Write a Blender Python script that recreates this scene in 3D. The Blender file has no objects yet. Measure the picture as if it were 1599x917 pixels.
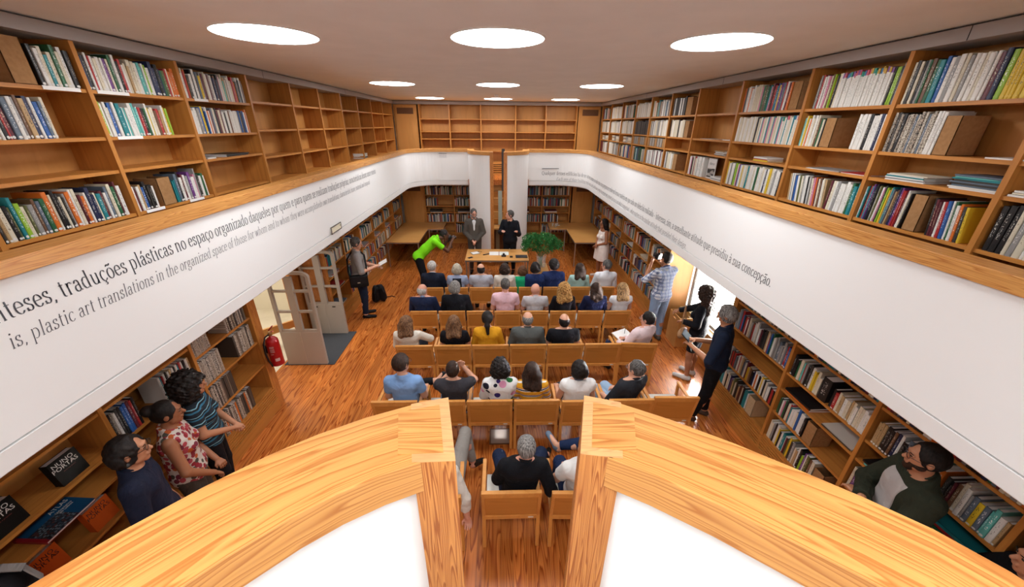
import bpy, bmesh, math, random
import numpy as np
from mathutils import Vector, Matrix
random.seed(7)
PI = math.pi
SC = bpy.context.scene
COL = SC.collection

# ------------------------------------------------------------------ camera
PITCH, YAW, ROLL, FPX, CH = 0.425, 0.0376, 0.0098, 582.473, 3.79
def cam_axes():
    cp, sp, cy, sy = math.cos(PITCH), math.sin(PITCH), math.cos(YAW), math.sin(YAW)
    f = Vector((sy*cp, cy*cp, -sp)); r = Vector((cy, -sy, 0)); u = r.cross(f)
    cr, sr = math.cos(ROLL), math.sin(ROLL)
    return f, cr*r + sr*u, -sr*r + cr*u
CF, CR, CU = cam_axes()
cd = bpy.data.cameras.new('camera'); cam = bpy.data.objects.new('camera', cd); COL.objects.link(cam)
cd.sensor_width = 36.0; cd.sensor_fit = 'HORIZONTAL'; cd.lens = FPX/1599*36; cd.clip_start = 0.05; cd.clip_end = 200
cam.matrix_world = Matrix(((CR.x, CU.x, -CF.x, 0), (CR.y, CU.y, -CF.y, 0), (CR.z, CU.z, -CF.z, CH), (0, 0, 0, 1)))
SC.camera = cam
def ray(u, v):
    return CF + CR*((u-799.5)/FPX) - CU*((v-458.5)/FPX)
def at_y(u, v, y):
    r = ray(u, v); t = y/r.y; return Vector((r.x*t, y, CH+r.z*t))
def at_z(u, v, z):
    r = ray(u, v); t = (z-CH)/r.z; return Vector((r.x*t, r.y*t, z))
def depth(p):
    return (Vector(p)-Vector((0, 0, CH))).dot(CF)

# ------------------------------------------------------------------ world, view and light levels
W = bpy.data.worlds.new('world'); SC.world = W; W.use_nodes = True
bg = W.node_tree.nodes['Background']; bg.inputs[0].default_value = (0.86, 0.93, 1.0, 1); bg.inputs[1].default_value = 4.0
SC.view_settings.view_transform = 'Standard'; SC.view_settings.look = 'None'
SC.view_settings.exposure = 1.0; SC.view_settings.gamma = 1.0
try: SC.view_settings.use_curve_mapping = False
except Exception: pass
LAMP = 14.0            # radiance of the round ceiling lights
SC.cycles.max_bounces = 6; SC.cycles.diffuse_bounces = 4; SC.cycles.glossy_bounces = 2
SC.cycles.transmission_bounces = 4; SC.cycles.use_denoising = True
SC.cycles.caustics_reflective = False; SC.cycles.caustics_refractive = False

# ------------------------------------------------------------------ materials
def srgb(h):
    if isinstance(h, str):
        h = h.lstrip('#'); c = [int(h[i:i+2], 16)/255 for i in (0, 2, 4)]
    else: c = [x/255 for x in h]
    return tuple((x/12.92 if x <= .04045 else ((x+.055)/1.055)**2.4) for x in c)+(1,)
MATS = {}
def newmat(name):
    m = bpy.data.materials.new(name); m.use_nodes = True; nt = m.node_tree
    return m, nt, nt.nodes['Principled BSDF']
def plain(name, col, rough=.6, metal=0.0, spec=.5, emit=0):
    if name in MATS: return MATS[name]
    m, nt, b = newmat(name); c = srgb(col) if not (isinstance(col, tuple) and len(col) == 4) else col
    b.inputs['Base Color'].default_value = c; b.inputs['Roughness'].default_value = rough
    b.inputs['Metallic'].default_value = metal; b.inputs['Specular IOR Level'].default_value = spec
    if emit:
        b.inputs['Emission Color'].default_value = c; b.inputs['Emission Strength'].default_value = emit
    MATS[name] = m; return m
def nd(nt, t, **kw):
    n = nt.nodes.new(t)
    for k, v in kw.items():
        if k.startswith('_'): setattr(n, k[1:], v)
        else: n.inputs[k.replace('__', ' ')].default_value = v
    return n
def ramp(nt, stops, interp='LINEAR'):
    r = nt.nodes.new('ShaderNodeValToRGB'); r.color_ramp.interpolation = interp
    e = r.color_ramp.elements
    e[0].position, e[0].color = stops[0][0], stops[0][1]
    e[1].position, e[1].color = stops[-1][0], stops[-1][1]
    for p, c in stops[1:-1]:
        x = e.new(p); x.color = c
    return r
def wood(name, light, dark, axis='y', rings=26.0, across=5.0, along=.45, rough=.35, strength=1.0, uv=False, board=0.0, spec=.4, coat=0.0, basis=None):
    """pine or veneer: contour lines of a noise stretched along the grain"""
    if name in MATS: return MATS[name]
    m, nt, b = newmat(name); L = nt.links.new
    tc = nt.nodes.new('ShaderNodeTexCoord')
    mp = nt.nodes.new('ShaderNodeMapping'); src = tc.outputs['UV' if uv else 'Object']
    sc = {'x': (along, across, across), 'y': (across, along, across), 'z': (across, across, along)}[axis]
    mp.inputs['Scale'].default_value = sc
    if board:
        sx = nt.nodes.new('ShaderNodeSeparateXYZ'); L(src, sx.inputs[0])
        q = nd(nt, 'ShaderNodeMath', _operation='DIVIDE'); L(sx.outputs['X'], q.inputs[0]); q.inputs[1].default_value = board
        fl = nd(nt, 'ShaderNodeMath', _operation='FLOOR'); L(q.outputs[0], fl.inputs[0])
        wn = nt.nodes.new('ShaderNodeTexWhiteNoise'); wn.noise_dimensions = '1D'; L(fl.outputs[0], wn.inputs['W'])
        # butt joints along each board
        off = nd(nt, 'ShaderNodeMath', _operation='MULTIPLY_ADD'); L(wn.outputs['Value'], off.inputs[0]); off.inputs[1].default_value = 3.1; L(sx.outputs['Y'], off.inputs[2])
        jd = nd(nt, 'ShaderNodeMath', _operation='DIVIDE'); L(off.outputs[0], jd.inputs[0]); jd.inputs[1].default_value = 3.4
        jf = nd(nt, 'ShaderNodeMath', _operation='FLOOR'); L(jd.outputs[0], jf.inputs[0])
        cmb = nt.nodes.new('ShaderNodeCombineXYZ'); L(fl.outputs[0], cmb.inputs[0]); L(jf.outputs[0], cmb.inputs[1])
        w2 = nt.nodes.new('ShaderNodeTexWhiteNoise'); w2.noise_dimensions = '2D'; L(cmb.outputs[0], w2.inputs['Vector'])
        vm = nd(nt, 'ShaderNodeVectorMath', _operation='SCALE'); L(w2.outputs['Color'], vm.inputs[0]); vm.inputs['Scale'].default_value = 40
        va = nd(nt, 'ShaderNodeVectorMath', _operation='ADD'); L(src, va.inputs[0]); L(vm.outputs[0], va.inputs[1])
        L(va.outputs[0], mp.inputs['Vector'])
    else:
        L(src, mp.inputs['Vector'])
    n = nd(nt, 'ShaderNodeTexNoise', Scale=1.0, Detail=2.0, Roughness=.45, Distortion=.25); L(mp.outputs[0], n.inputs['Vector'])
    mu = nd(nt, 'ShaderNodeMath', _operation='MULTIPLY'); L(n.outputs['Fac'], mu.inputs[0]); mu.inputs[1].default_value = rings
    fr = nd(nt, 'ShaderNodeMath', _operation='FRACT'); L(mu.outputs[0], fr.inputs[0])
    rp = ramp(nt, [(0, (0, 0, 0, 1)), (.55, (.35, .35, .35, 1)), (.86, (1, 1, 1, 1)), (1, (0, 0, 0, 1))]); L(fr.outputs[0], rp.inputs[0])
    mp2 = nt.nodes.new('ShaderNodeMapping'); mp2.inputs['Scale'].default_value = tuple(s*(14 if s == across else 3) for s in sc)
    L(mp.inputs['Vector'].links[0].from_socket, mp2.inputs['Vector'])
    n2 = nd(nt, 'ShaderNodeTexNoise', Scale=1.0, Detail=3.0); L(mp2.outputs[0], n2.inputs['Vector'])
    ad = nd(nt, 'ShaderNodeMath', _operation='MULTIPLY_ADD'); L(n2.outputs['Fac'], ad.inputs[0]); ad.inputs[1].default_value = .5
    m2 = nd(nt, 'ShaderNodeMath', _operation='MULTIPLY'); L(rp.outputs[0], m2.inputs[0]); m2.inputs[1].default_value = strength
    L(m2.outputs[0], ad.inputs[2])
    sb = nd(nt, 'ShaderNodeMath', _operation='SUBTRACT', _use_clamp=True); L(ad.outputs[0], sb.inputs[0]); sb.inputs[1].default_value = .22
    mx = nt.nodes.new('ShaderNodeMix'); mx.data_type = 'RGBA'; L(sb.outputs[0], mx.inputs['Factor'])
    mx.inputs['A'].default_value = srgb(light); mx.inputs['B'].default_value = srgb(dark)
    out = mx.outputs['Result']
    if board:
        hv = nt.nodes.new('ShaderNodeHueSaturation'); L(out, hv.inputs['Color'])
        mr = nd(nt, 'ShaderNodeMapRange'); L(w2.outputs['Value'], mr.inputs['Value']); mr.inputs['To Min'].default_value = .82; mr.inputs['To Max'].default_value = 1.12
        L(mr.outputs[0], hv.inputs['Value'])
        # seams
        fq = nd(nt, 'ShaderNodeMath', _operation='FRACT'); L(q.outputs[0], fq.inputs[0])
        lt = nd(nt, 'ShaderNodeMath', _operation='LESS_THAN'); L(fq.outputs[0], lt.inputs[0]); lt.inputs[1].default_value = .022
        m3 = nt.nodes.new('ShaderNodeMix'); m3.data_type = 'RGBA'; L(lt.outputs[0], m3.inputs['Factor']); L(hv.outputs[0], m3.inputs['A'])
        m3.inputs['B'].default_value = srgb('#3c1a0a'); out = m3.outputs['Result']
    L(out, b.inputs['Base Color'])
    b.inputs['Roughness'].default_value = rough; b.inputs['Specular IOR Level'].default_value = spec
    if coat:
        b.inputs['Coat Weight'].default_value = coat; b.inputs['Coat Roughness'].default_value = .12
    MATS[name] = m; return m
def noisy(name, col, col2, scale=60, rough=.7, detail=2, spec=.3):
    if name in MATS: return MATS[name]
    m, nt, b = newmat(name); tc = nt.nodes.new('ShaderNodeTexCoord')
    n = nd(nt, 'ShaderNodeTexNoise', Scale=scale, Detail=detail); nt.links.new(tc.outputs['Object'], n.inputs['Vector'])
    r = ramp(nt, [(.35, srgb(col)), (.65, srgb(col2))]); nt.links.new(n.outputs['Fac'], r.inputs[0])
    nt.links.new(r.outputs[0], b.inputs['Base Color']); b.inputs['Roughness'].default_value = rough
    b.inputs['Specular IOR Level'].default_value = spec
    MATS[name] = m; return m

PINE_L, PINE_D = '#e8b273', '#bd7433'
FLOOR = wood('floor_pine', '#d4803a', '#8c3d12', 'y', rings=15, across=7, along=.5, rough=.27, board=.115, strength=.95, spec=.5)
RAILW = wood('rail_pine', '#d69c56', '#a35c22', 'x', rings=17, across=15, along=.75, rough=.4, uv=True, strength=.75)
POSTW = wood('post_pine', '#d08c48', '#9c5622', 'z', rings=16, across=36, along=1.0, rough=.42, strength=1.25)
ENDG = wood('end_grain', '#d9a56c', '#b98050', 'x', rings=10, across=34, along=3, rough=.5, strength=.6)
SHY = wood('shelf_wood_y', '#c3823c', '#9f6229', 'y', rings=7, across=6, along=.4, strength=.55, rough=.42)
SHX = wood('shelf_wood_x', '#c3823c', '#9f6229', 'x', rings=7, across=6, along=.4, strength=.55, rough=.42)
SHZ = wood('shelf_wood_z', '#c3823c', '#9f6229', 'z', rings=7, across=6, along=.4, strength=.55, rough=.42)
PLYZ = wood('ply_veneer', '#c88c4a', '#b07a3c', 'z', rings=5, across=3, along=.5, strength=.4, rough=.5)
CHW = wood('chair_beech', '#d8954b', '#c07c36', 'z', rings=4, across=8, along=1.5, strength=.4, rough=.38)
CHP = wood('chair_ply', '#c9873e', '#b4722c', 'x', rings=5, across=4, along=1.0, strength=.45, rough=.4)
TABW = wood('table_veneer', '#d8a05c', '#c68a45', 'x', rings=5, across=4, along=.6, strength=.4, rough=.38)
WHITE = plain('white_paint', '#f1f0ee', .75, spec=.2)
CEIL = noisy('ceiling_plaster', '#f3f1ef', '#efedeb', 3, .9)
GREYC = plain('cornice_grey', '#a9a29f', .6)
BLACK = plain('black_gap', '#0c0a09', .8)
STEEL = plain('brushed_steel', '#b9b2aa', .35, metal=.9)
DARKW = wood('dark_slot_wood', '#8a4d22', '#5e3014', 'z', rings=8, across=5, along=.5, strength=.5)

# ------------------------------------------------------------------ mesh helpers
def link(name, me, mats=(), parent=None):
    o = bpy.data.objects.new(name, me); COL.objects.link(o)
    for m in (mats if isinstance(mats, (list, tuple)) else [mats]): me.materials.append(m)
    if parent: o.parent = parent
    return o
def empty(name, loc=(0, 0, 0), rz=0):
    o = bpy.data.objects.new(name, None); COL.objects.link(o); o.location = loc; o.rotation_euler = (0, 0, rz)
    o.empty_display_size = .1
    return o
def tag(o, label=None, cat=None, group=None, kind=None):
    if label: o['label'] = label
    if cat: o['category'] = cat
    if group: o['group'] = group
    if kind: o['kind'] = kind
    return o
def smooth(o):
    o.data.polygons.foreach_set('use_smooth', [True]*len(o.data.polygons)); return o
class MB:
    """collects verts and faces for one mesh"""
    def __init__(s): s.v = []; s.f = []; s.m = []; s.uv = None
    def add(s, vs, fs, mi=0):
        n = len(s.v); s.v += [tuple(v) for v in vs]; s.f += [tuple(i+n for i in f) for f in fs]; s.m += [mi]*len(fs); return s
    def box(s, x0, y0, z0, x1, y1, z1, mi=0, T=None):
        vs = [Vector((x, y, z)) for z in (z0, z1) for y in (y0, y1) for x in (x0, x1)]
        if T is not None: vs = [T @ v for v in vs]
        return s.add(vs, [(0, 2, 3, 1), (4, 5, 7, 6), (0, 1, 5, 4), (2, 6, 7, 3), (0, 4, 6, 2), (1, 3, 7, 5)], mi)
    def bar(s, a, b, w, d, up=(0, 0, 1), mi=0):
        a, b = Vector(a), Vector(b); t = (b-a).normalized(); u = Vector(up); x = t.cross(u)
        if x.length < 1e-4: x = t.cross(Vector((1, 0, 0)))
        x.normalize(); y = x.cross(t)
        vs = [p + x*i*w/2 + y*j*d/2 for p in (a, b) for i, j in ((-1, -1), (1, -1), (1, 1), (-1, 1))]
        return s.add(vs, [(3, 2, 1, 0), (4, 5, 6, 7), (0, 1, 5, 4), (1, 2, 6, 5), (2, 3, 7, 6), (3, 0, 4, 7)], mi)
    def tube(s, pts, r, n=8, mi=0, caps=True):
        pts = [Vector(p) for p in pts]; rs = r if isinstance(r, (list, tuple)) else [r]*len(pts); vs = []; fs = []
        ref = Vector((0, 0, 1))
        for i, p in enumerate(pts):
            t = (pts[min(i+1, len(pts)-1)]-pts[max(i-1, 0)]).normalized()
            x = t.cross(ref if abs(t.z) < .95 else Vector((1, 0, 0))).normalized(); y = x.cross(t)
            vs += [p+(x*math.cos(2*PI*k/n)+y*math.sin(2*PI*k/n))*rs[i] for k in range(n)]
        for i in range(len(pts)-1):
            for k in range(n): fs.append((i*n+k, i*n+(k+1) % n, (i+1)*n+(k+1) % n, (i+1)*n+k))
        if caps: fs += [tuple(range(n))[::-1], tuple(range((len(pts)-1)*n, len(pts)*n))]
        return s.add(vs, fs, mi)
    def lathe(s, prof, c=(0, 0, 0), n=24, mi=0, T=None):
        vs = []; fs = []
        for r, z in prof: vs += [Vector((r*math.cos(2*PI*k/n), r*math.sin(2*PI*k/n), z)) for k in range(n)]
        for i in range(len(prof)-1):
            for k in range(n): fs.append((i*n+k, i*n+(k+1) % n, (i+1)*n+(k+1) % n, (i+1)*n+k))
        vs = [(T @ v if T is not None else v)+Vector(c) for v in vs]
        return s.add(vs, fs, mi)
    def prism(s, poly, z0, z1, mi=0, T=None):
        n = len(poly); vs = [Vector((x, y, z)) for z in (z0, z1) for x, y in poly]
        if T is not None: vs = [T @ v for v in vs]
        return s.add(vs, [tuple(range(n))[::-1], tuple(range(n, 2*n))]+[(i, (i+1) % n, n+(i+1) % n, n+i) for i in range(n)], mi)
    def build(s, name, mats, parent=None, bev=0, loc=None):
        me = bpy.data.meshes.new(name); me.from_pydata(s.v, [], s.f); me.update()
        o = link(name, me, mats, parent)
        if len(me.materials) > 1: me.polygons.foreach_set('material_index', s.m)
        if bev:
            md = o.modifiers.new('bevel', 'BEVEL'); md.width = bev; md.segments = 2; md.limit_method = 'ANGLE'
        if loc is not None: o.location = loc
        return o
def box(name, x0, y0, z0, x1, y1, z1, mat, parent=None, bev=0):
    return MB().box(x0, y0, z0, x1, y1, z1).build(name, mat, parent, bev)

def offset_path(P, o):
    """shift a 2D path sideways (positive = to the left of travel), mitred"""
    P = [Vector(p) for p in P]; out = []
    for i, p in enumerate(P):
        d0 = (P[i]-P[i-1]).normalized() if i else (P[1]-P[0]).normalized()
        d1 = (P[i+1]-P[i]).normalized() if i < len(P)-1 else d0
        n0, n1 = Vector((-d0.y, d0.x)), Vector((-d1.y, d1.x)); m = (n0+n1)
        m = m/max(m.length_squared, .5)*2 if m.length > 1e-6 else n0
        out.append(p+m*o)
    return out
def sweep(name, prof, P, mat, parent=None, uvs=True, bev=0):
    """prof: closed list (lateral, z); P: 2D path; UV = (run, around)"""
    lines = [offset_path(P, o) for o, z in prof]; n = len(prof); N = len(P)
    vs = [(lines[j][i].x, lines[j][i].y, prof[j][1]) for i in range(N) for j in range(n)]
    fs = [(i*n+j, i*n+(j+1) % n, (i+1)*n+(j+1) % n, (i+1)*n+j) for i in range(N-1) for j in range(n)]
    fs += [tuple(range(n))[::-1], tuple((N-1)*n+j for j in range(n))]
    run = [0]
    for i in range(1, N): run.append(run[-1]+(Vector(P[i])-Vector(P[i-1])).length)
    per = [0]
    for j in range(n): a, b = prof[j], prof[(j+1) % n]; per.append(per[-1]+math.hypot(a[0]-b[0], a[1]-b[1]))
    me = bpy.data.meshes.new(name); me.from_pydata(vs, [], fs); me.update()
    uv = me.uv_layers.new(name='UVMap').data; k = 0
    for i in range(N-1):
        for j in range(n):
            for a, b in ((run[i], per[j]), (run[i], per[j+1]), (run[i+1], per[j+1]), (run[i+1], per[j])):
                uv[k].uv = (a, b); k += 1
    for c in range(2):
        for j in range(n): uv[k].uv = (prof[j][0]*.2, prof[j][1]); k += 1
    o = link(name, me, mat, parent)
    if bev:
        md = o.modifiers.new('bevel', 'BEVEL'); md.width = bev; md.segments = 2; md.limit_method = 'ANGLE'; md.angle_limit = .9
    return o

# ------------------------------------------------------------------ the room
XS, YF = 3.165, 12.62          # face of the bookcases, face of the end wall
ZC, ZG, ZR = 4.43, 2.29, 3.14  # ceiling, gallery floor, handrail top
struct = lambda o: tag(o, kind='structure')
struct(box('floor', -3.72, -1.6, -.12, 3.72, 13.05, 0, FLOOR))
struct(box('ceiling', -3.9, -1.9, ZC, 3.9, 13.2, ZC+.12, CEIL))
struct(box('wall_far', -3.9, 13.02, 0, 3.9, 13.14, ZC, WHITE))
struct(box('wall_near', -3.9, -1.9, 0, 3.9, -1.78, ZC, WHITE))
m = MB()
m.box(-3.84, -1.9, 0, -3.72, 4.37, ZC); m.box(-3.84, 6.6, 0, -3.72, 13.1, ZC); m.box(-3.84, 4.37, 2.13, -3.72, 6.6, ZC)
struct(m.build('wall_left', WHITE))
m = MB()
m.box(3.72, -1.9, 0, 3.84, 4.45, ZC); m.box(3.72, 6.62, 0, 3.84, 13.1, ZC); m.box(3.72, 4.45, 2.13, 3.84, 6.62, ZC); m.box(3.72, 4.45, 0, 3.84, 6.62, .5)
struct(m.build('wall_right', WHITE))

# void-side line of the balustrade, one half
ARC = [(-.132, .767), (-.22, .742), (-.32, .70), (-.41, .65), (-.49, .592), (-.57, .52), (-.65, .435), (-.715, .35), (-.77, .25), (-.82, .12), (-.85, -.02), (-.87, -.2), (-.88, -.4)]
ARCR = [(.219, .767), (.305, .735), (.41, .675), (.52, .60), (.61, .53), (.69, .465), (.76, .40), (.81, .33), (.845, .24), (.87, .1), (.88, -.06), (.885, -.2), (.885, -.4)]
XV, YN, YV, RAD = 2.515, -.69, 11.63, .82
ARC = [(x*1.016, y*1.016) for x, y in ARC]; ARCR = [(x*1.016, y*1.016) for x, y in ARCR]; YSUM = 11.12
def arc(cx, cy, r, a0, a1, n=14): return [(cx+r*math.cos(a0+(a1-a0)*i/n), cy+r*math.sin(a0+(a1-a0)*i/n)) for i in range(n+1)]
def half(A, Afar):
    xj = A[-1][0]
    fas = [(xj+.03, YN)]+arc(-XV+RAD, YN+RAD, RAD, -PI/2, -PI, 10)+arc(-XV+RAD, YV-RAD, RAD, PI, PI/2)+[(Afar[-1][0]+.03, YV)]
    far = [(x, YSUM-y) for x, y in Afar][::-1]
    return A, fas, far
mir = lambda P: [(-x, y) for x, y in P]
nearL, fasL, farL = half(ARC, ARC)
farA = [(x+.03, y) for x, y in ARC]
nearR, fasR, farR = half(mir(ARCR), ARC)
nearR, fasR, farR = mir(nearR), mir(fasR), mir(farR)
RAIL = lambda s, w: [(0, ZR-.088), (0, ZR), (s*w, ZR), (s*w, ZR-.088)]
PANL = lambda s, z0: [(s*.022, z0), (s*.022, ZR-.088), (s*.16, ZR-.088), (s*.16, z0)]
def fascia(s, P, name):
    # face, shadow groove, flared lip
    prof = [(s*.022, 2.258), (s*.022, ZR-.088), (s*.16, ZR-.088), (s*.16, 2.11), (s*.06, 2.105), (s*.026, 2.13), (s*.018, 2.246), (s*.05, 2.247), (s*.05, 2.258)]
    struct(sweep(name, prof, P, WHITE))
for s, near, fas, far, side in ((1, nearL, fasL, farL, 'left'), (-1, nearR, fasR, farR, 'right')):
    fascia(s, fas, 'wall_balustrade_'+side)
    wn = near+[(near[-1][0], YN-s*0+.0)]
    n0 = tuple(Vector(near[0]).lerp(Vector(near[1]), .55)); struct(sweep('wall_stair_near_'+side, PANL(s, 0), [n0]+near[1:]+[(near[-1][0], YN)], WHITE))
    f1 = tuple(Vector(far[-1]).lerp(Vector(far[-2]), .55)); struct(sweep('wall_stair_far_'+side, PANL(s, 0), [(far[0][0], YV)]+far[:-1]+[f1], WHITE))
    struct(sweep('baseboard_'+side, [(0.004*s, 0), (0.004*s, .09), (s*.03, .09), (s*.03, 0)], [(far[0][0], YV+.9)]+far[:-1]+[f1], SHX))
    where = 'on the doorway side' if side == 'left' else 'on the window side'
    r = empty('handrail'); tag(r, 'long pine handrail capping the curved white balustrade '+where, 'handrail')
    sweep('rail_cap', RAIL(s, .17), fas, RAILW, r, bev=.003)
    for nm, P, y in (('near', near+[(near[-1][0], YN+.0)], 0), ('far', [(far[0][0], YV)]+far, 1)):
        r = empty('stair_handrail')
        tag(r, ('broad curved pine rail ending in a post, close below the camera, ' if nm == 'near' else 'curved pine rail and tall post framing the distant stair slot, ')+where, 'handrail')
        if nm == 'near':
            Pc = [tuple(Vector(P[0]).lerp(Vector(P[1]), .97))]+P[1:]
            q0 = Vector(P[0]); q1, back, v0 = [Vector(q)*1.016 for q in (((-.093, .568), (-.183, .566), (-.222, .744)) if s > 0 else ((.1715, .58), (.2586, .5645), (.307, .738)))]
        else:
            Pc = P[:-2]+[P[-2]]
            ye = P[-1][1]
            q0 = Vector((-.135*s, ye)); q1 = Vector((-.160*s, ye+.205)); back = Vector((-.250*s, ye+.205)); v0 = Vector((-.228*s, ye+.022))
        sweep('rail_cap', RAIL(s, .186), Pc, RAILW, r, bev=.003)
        poly = [q0, v0, back, q1]
        if (poly[1]-poly[0]).cross(poly[2]-poly[1]) < 0: poly = poly[::-1]
        m = MB(); m.prism([tuple(p) for p in poly], 0, ZR-.001); m.prism([tuple(p) for p in poly], ZR-.001, ZR+.0008, 1)
        pst = m.build('post', [POSTW, ENDG], r)
        # rail board let into the ring of end grain
        w = q0-q1; u = (v0-q0).normalized(); u2 = (back-q1).normalized()
        inner = [q0-w*.11+u*.024, q1+w*.11+u2*.024, back+w*.11+u2*.03, v0-w*.11+u*.03]
        if (inner[1]-inner[0]).cross(inner[2]-inner[1]) < 0: inner = inner[::-1]
        m = MB(); m.prism([tuple(p) for p in inner], ZR-.01, ZR+.0016)
        me = m.build('inlaid_board', RAILW, pst).data; uv = me.uv_layers.new(name='UVMap').data
        for lp in me.loops: v = me.vertices[lp.vertex_index].co; uv[lp.index].uv = (v.x, v.y)
# gallery decks (ring between the balustrade and the outer walls)
def deck(name, pts_in, pts_out, z0, z1, mats):
    n = len(pts_in); vs = []
    for z in (z0, z1): vs += [(x, y, z) for x, y in pts_in]+[(x, y, z) for x, y in pts_out]
    fs = []; ms = []
    for i in range(n-1):
        a, b, c, d = i, i+1, n+i+1, n+i; k = 2*n
        fs += [(a, b, c, d), (k+d, k+c, k+b, k+a), (a, k+a, k+b, b)]; ms += [1, 0, 1]
    me = bpy.data.meshes.new(name); me.from_pydata(vs, [], fs); me.update()
    o = link(name, me, mats); me.polygons.foreach_set('material_index', ms); return struct(o)
for s, fas, side in ((1, fasL, 'left'), (-1, fasR, 'right')):
    pin = [tuple(p) for p in offset_path(fas, s*.10)]
    pout = []
    for x, y in pin:
        if y < YN+RAD and abs(x) > XV-.3: q = (-s*3.72, min(y, 0)-.0)
        pout.append(None)
    N = len(pin)
    for i, (x, y) in enumerate(pin):
        if i == 0: q = (x, -1.78)
        elif i == N-1: q = (x, 13.02)
        elif i <= 5: q = (x-s*.25*i, -1.78)
        elif i == 6: q = (-s*3.72, -1.78)
        elif i < 12: q = (-s*3.72, -1.5+.3*(i-6))
        elif i < 18: q = (-s*3.72, y+.15*(i-11))
        elif i == 19: q = (-s*3.72, 13.02)
        elif i > 19: q = (x, 13.02)
        else: q = (-s*3.72, 12.3)
        pout[i] = q
    deck('floor_gallery_'+side, pin, pout, 2.125, ZG, [FLOOR, WHITE])
m = MB(); m.box(-.9, 11.55, 2.135, .9, 13.02, ZG); struct(m.build('floor_gallery_far', [FLOOR]))
# cornice under the ceiling
m = MB()
for s in (-1, 1):
    m.box(min(s*3.14, s*3.5), -1.78, 4.33, max(s*3.14, s*3.5), 12.6, 4.416, 0)
    for y in (.9, 2.86, ): pass
m.box(-3.14, 12.59, 4.33, 3.14, 12.95, 4.416, 0)
struct(m.build('trim_1', GREYC))
m = MB()
for s in (-1, 1): m.box(min(s*3.2, s*3.5), -1.78, 4.416, max(s*3.2, s*3.5), 12.6, ZC, 0)
m.box(-3.3, 12.64, 4.416, 3.3, 12.95, ZC, 0)
for s in (-1, 1):
    for y in (-.1, 2.87, 5.85, 8.8): m.box(s*3.1385-.0008, y, 4.331, s*3.1385+.0008, y+.004, 4.416, 0)
struct(m.build('trim_2', BLACK))

# ceiling lights and detector
LM = plain('lamp_white', (1, 1, 1, 1), .5, emit=LAMP)
b = LM.node_tree.nodes['Principled BSDF']; b.inputs['Emission Color'].default_value = (.93, .965, 1.0, 1)
lab = {(-1, 0): 'large round ceiling light over the near end, doorway side', (0, 0): 'large round ceiling light over the near end, middle', (1, 0): 'large round ceiling light over the near end, window side',
       (-1, 1): 'round ceiling light over the middle of the room, doorway side', (0, 1): 'round ceiling light over the middle of the room, centre', (1, 1): 'round ceiling light over the middle of the room, window side',
       (-1, 2): 'thin-looking round ceiling light by the far wall, doorway side', (0, 2): 'thin-looking round ceiling light by the far wall, centre', (1, 2): 'thin-looking round ceiling light by the far wall, window side',
       (-1, -1): 'round ceiling light behind the camera, doorway side', (0, -1): 'round ceiling light behind the camera, centre', (1, -1): 'round ceiling light behind the camera, window side'}
for i in (-1, 0, 1):
    for j in (-1, 0, 1, 2):
        t = empty('ceiling_light', (i*1.84, [-.25, 3.62, 7.5, 11.4][j+1], ZC)); tag(t, lab[(i, j)], 'ceiling light', 'round ceiling lights')
        m = MB(); m.lathe([(0.0, -.006), (.372, -.006), (.378, -.002)], n=48); m.build('diffuser', LM, t)
        m = MB(); m.lathe([(.378, .0), (.378, -.009), (.39, -.009), (.392, 0)], n=48); smooth(m.build('rim', WHITE, t))
t = empty('smoke_detector', (-.04, 9.93, ZC)); tag(t, 'small white smoke detector on the ceiling towards the far lights', 'smoke detector')
m = MB(); m.lathe([(0, -.05), (.03, -.05), (.035, -.04), (.05, -.03), (.055, 0)], n=20); smooth(m.build('housing', WHITE, t))
# ------------------------------------------------------------------ bookcases
BT = .026   # board thickness
DARKV = plain('vent_recess', '#2a1408', .9)  # backing board coloured dark to stand in for shade between the slats
def bookcase(name, label, side, plane, cuts, z0, z1, shelves, depth_=.32, vents=True, lowslats=None, flush=.0):
    """side 'L','R' run along y at x=plane; 'F' runs along x at y=plane. shelves: list per bay of z tops"""
    r = empty(name); tag(r, label, 'bookcase')
    def bx(m, a0, a1, d0, d1, za, zb):
        if side == 'L': m.box(plane-d1, a0, za, plane-d0, a1, zb)
        elif side == 'R': m.box(plane+d0, a0, za, plane+d1, a1, zb)
        else: m.box(a0, plane+d0, za, a1, plane+d1, zb)
    along = SHX if side == 'F' else SHY
    for c in cuts:
        m = MB(); bx(m, c-.0175, c+.0175, 0, depth_, z0, z1); m.build('upright', SHZ, r)
    for i in range(len(cuts)-1):
        a, b = cuts[i]+.0175, cuts[i+1]-.0175
        zs = shelves[i] if isinstance(shelves[0], (list, tuple)) else shelves
        for z in zs:
            m = MB(); bx(m, a, b, .012, depth_, z-BT, z); m.build('shelf', along, r)
    m = MB(); bx(m, cuts[0], cuts[-1], depth_, depth_+.02, z0, z1); m.build('back_panel', PLYZ, r)
    m = MB(); bx(m, cuts[0]-.0175, cuts[-1]+.0175, 0.002, depth_, z1, z1+.03); m.build('top_board', along, r)
    if lowslats:
        za, zb = lowslats; m = MB(); n = 5; h = (zb-za)/n
        for i in range(n): bx(m, cuts[0]-.0175, cuts[-1]+.0175, -.004, .02, za+i*h+h*.42, za+(i+1)*h)
        s0 = len(m.f); bx(m, cuts[0]-.0175, cuts[-1]+.0175, .03, .04, za, zb); m.m[s0:] = [1]*(len(m.f)-s0)
        m.build('vent_slats', [along, DARKV], r)
        m = MB(); bx(m, cuts[0]-.0175, cuts[-1]+.0175, -.012, .03, z0 if z0 < za else za-.17, za); m.build('plinth', along, r)
    return r
CUL = [.42, 1.41, 2.405, 3.395, 4.373, 5.485, 6.56, 7.526, 8.534, 9.50, 10.49, 11.49, 12.50]
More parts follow.
